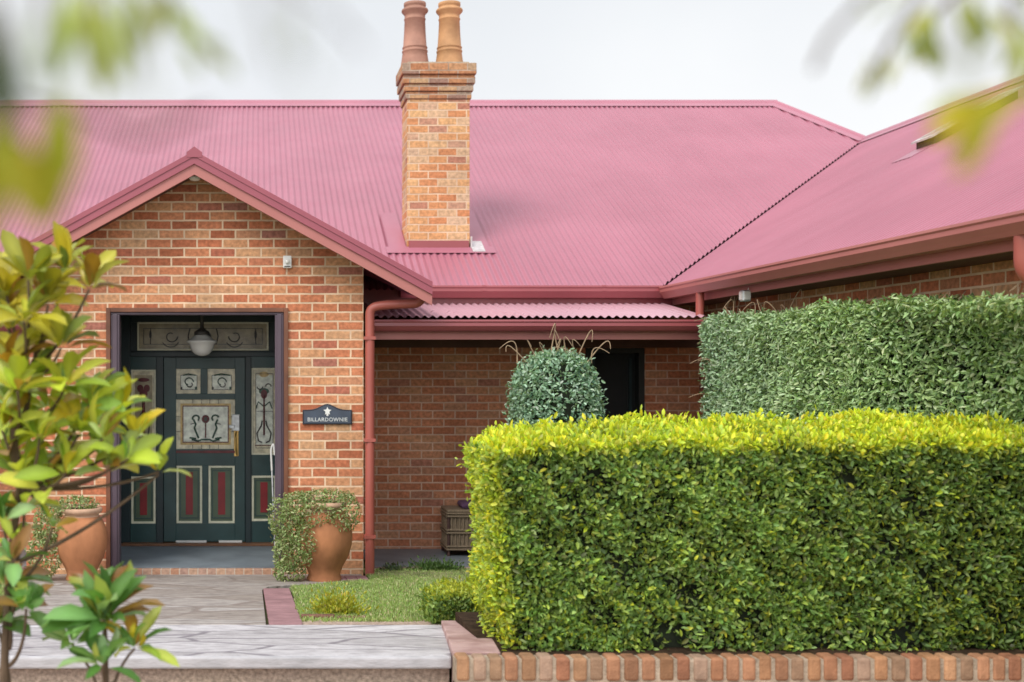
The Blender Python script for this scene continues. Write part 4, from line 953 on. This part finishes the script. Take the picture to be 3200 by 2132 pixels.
hang(limbL,[(230,-80),(215,20),(225,90)],1.35,[(200,-40,R_(85),1.2),(235,0,R_(75),1.1),(190,20,R_(110),.9),(215,60,R_(80),1.0),(260,-30,R_(60),.9)],.10,.40)
hang(limbL,[(-30,-40),(5,60),(10,160)],1.1,[(-10,0,R_(95),1.2),(15,120,R_(90),.9),(0,190,R_(85),.8)],.10,.35,[(.05,.07,.03)]*2+[(.16,.24,.06)]*2)
hang(limbL,[(-60,180),(60,235),(150,250),(330,320),(480,250)],1.2,[(125,235,R_(88),1.1),(112,255,R_(86),1.0),(10,240,R_(95),1.1),(30,320,R_(70),.8),(0,370,R_(100),1.0),(-10,440,R_(20),.7),(-20,300,R_(60),1.1)],.115,.5,[(.34,.34,.02),(.42,.38,.03),(.28,.30,.03),(.40,.30,.02)],.004)
hang(limbL,[(120,-60),(100,60),(115,200)],.95,[(110,40,R_(90),.5),(105,110,R_(80),.5)],.07,.4)
hang(limbL,[(620,-60),(760,30),(830,110)],1.0,[(650,60,R_(80),.35)],.06,.4,r=.002)
hang(limbR,[(2250,-70),(2160,20),(2120,60)],1.5,[(2150,20,R_(110),.9),(2130,60,R_(80),.85),(2100,70,R_(60),.6),(2190,10,R_(70),.8)],.085,.5)
hang(limbR,[(2150,-70),(2040,110),(2000,190)],1.35,[(2060,120,R_(110),.6),(2010,150,R_(100),.6),(1990,130,R_(70),.5)],.08,.4)
hang(limbR,[(2080,-60),(1980,0),(1900,90),(1870,160)],1.25,[(2060,-10,R_(140),.5),(1990,10,R_(150),.4)],.07,.35,r=.003)
hang(limbR,[(2400,-80),(2320,0),(2340,110)],1.25,[(2310,-10,R_(80),1.1),(2340,40,R_(70),1.1),(2270,10,R_(110),.8),(2360,90,R_(90),1.0),(2300,50,R_(60),.8)],.09,.42)
hang(limbR,[(2420,100),(2380,200),(2300,240)],1.05,[(2330,205,R_(150),1.2),(2290,240,R_(120),1.0),(2370,190,R_(140),1.1),(2250,265,R_(100),.75)],.085,.42,[(.42,.42,.02),(.50,.46,.03),(.38,.38,.02),(.5,.4,.03)])
VE=[(.26,.32,.22),(.34,.38,.28)]*2
hang(limbL,[(250,-80),(300,60),(280,180)],.72,[(310,60,R_(80),.5),(270,150,R_(60),.4),(330,190,R_(90),.4),(230,110,R_(100),.4)],.06,.4,VE,.002)
hang(limbL,[(60,-60),(70,100)],.70,[(60,60,R_(80),.6),(110,140,R_(60),.4),(30,150,R_(60),.5)],.06,.4,VE,.002)
hang(limbL,[(600,-70),(640,60),(660,150)],.66,[(640,80,R_(80),.35),(680,140,R_(60),.3),(580,60,R_(60),.3)],.06,.4,VE,.002)
hang(limbR,[(2220,-60),(2200,60),(2230,140)],.70,[(2200,120,R_(80),.5),(2260,60,R_(60),.5),(2080,40,R_(60),.4)],.06,.4,VE,.002)
tw.build('twigs',M['bark'],ot)
leaves('foliage',np.array(Ps),np.array(Ns),np.array(As),Ss,Ws,np.array(Cs),M['leaf_over'],ot,LEAF_B,LEAF_BF,True)

# ================================================================== light, sky, camera
SUN=Vector((-.50,-.56,.80)).normalized()
elev=math.asin(SUN.z); azim=math.atan2(SUN.x,SUN.y)
wd=bpy.data.worlds.new('World'); scene.world=wd; wd.use_nodes=True; nt=wd.node_tree
bg=nt.nodes['Background']; bg.inputs['Strength'].default_value=.1
sky=N(nt,'ShaderNodeTexSky',sky_type='NISHITA'); sky.sun_disc=False; sky.sun_elevation=elev; sky.sun_rotation=azim; sky.air_density=1.5; sky.dust_density=4
tc=N(nt,'ShaderNodeTexCoord'); sp_=N(nt,'ShaderNodeSeparateXYZ'); nt.links.new(tc.outputs['Generated'],sp_.inputs[0])
rp=ramp(nt,[(0,(1,1,1)),(.16,(.90,.90,.905)),(.32,(.76,.78,.80)),(.6,(.76,.79,.83))]); nt.links.new(sp_.outputs['Z'],rp.inputs[0])
cl=N(nt,'ShaderNodeTexNoise'); cl.inputs['Scale'].default_value=2.2; cl.inputs['Detail'].default_value=5; nt.links.new(tc.outputs['Generated'],cl.inputs['Vector'])
cr=ramp(nt,[(.3,(.86,.875,.90)),(.7,(1.02,1.02,1.02))]); nt.links.new(cl.outputs['Fac'],cr.inputs[0])
mu=N(nt,'ShaderNodeMix',data_type='RGBA',blend_type='MULTIPLY'); mu.inputs[0].default_value=1; nt.links.new(rp.outputs[0],mu.inputs[6]); nt.links.new(cr.outputs[0],mu.inputs[7])
sc_=N(nt,'ShaderNodeVectorMath',operation='SCALE'); nt.links.new(mu.outputs[2],sc_.inputs[0])
# unseen sky brightened overhead and behind the viewer, added fill for shaded areas
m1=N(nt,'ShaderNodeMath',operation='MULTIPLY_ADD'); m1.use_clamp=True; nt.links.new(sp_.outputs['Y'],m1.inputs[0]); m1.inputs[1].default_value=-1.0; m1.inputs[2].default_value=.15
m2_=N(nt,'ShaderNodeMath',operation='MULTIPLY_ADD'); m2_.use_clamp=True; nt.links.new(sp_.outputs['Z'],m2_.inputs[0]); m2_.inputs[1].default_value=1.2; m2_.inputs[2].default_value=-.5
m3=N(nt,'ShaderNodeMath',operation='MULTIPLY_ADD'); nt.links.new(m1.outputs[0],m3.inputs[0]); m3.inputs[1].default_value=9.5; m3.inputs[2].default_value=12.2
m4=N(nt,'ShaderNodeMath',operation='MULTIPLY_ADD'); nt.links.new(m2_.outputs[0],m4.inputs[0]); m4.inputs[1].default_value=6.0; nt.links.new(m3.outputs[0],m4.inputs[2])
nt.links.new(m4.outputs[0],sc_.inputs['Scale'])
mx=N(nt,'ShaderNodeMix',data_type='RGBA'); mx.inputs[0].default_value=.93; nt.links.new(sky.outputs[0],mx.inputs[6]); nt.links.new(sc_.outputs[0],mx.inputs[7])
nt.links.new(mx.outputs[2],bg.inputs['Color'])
ld=bpy.data.lights.new('sun','SUN'); ld.energy=2.5; ld.angle=math.radians(28); ld.color=(1,.94,.84)
lo=bpy.data.objects.new('sun',ld); COL.objects.link(lo); lo.rotation_euler=SUN.to_track_quat('Z','Y').to_euler()
cd=bpy.data.cameras.new('camera'); co=bpy.data.objects.new('camera',cd); COL.objects.link(co)
co.location=(0,CAMY,CAMZ); co.rotation_euler=(PI/2,0,0)
cd.sensor_width=36; cd.lens=36*F/2353; cd.shift_x=(1176.5-590)/2353; cd.shift_y=(855-784)/2353
cd.clip_start=.05; cd.clip_end=1500
cd.dof.use_dof=True; cd.dof.focus_distance=9.0; cd.dof.aperture_fstop=1.7
scene.camera=co
scene.render.engine='CYCLES'
scene.view_settings.view_transform='Standard'; scene.view_settings.look='None'; scene.view_settings.exposure=0
scene.cycles.use_denoising=True
scene.cycles.max_bounces=8; scene.cycles.transparent_max_bounces=8
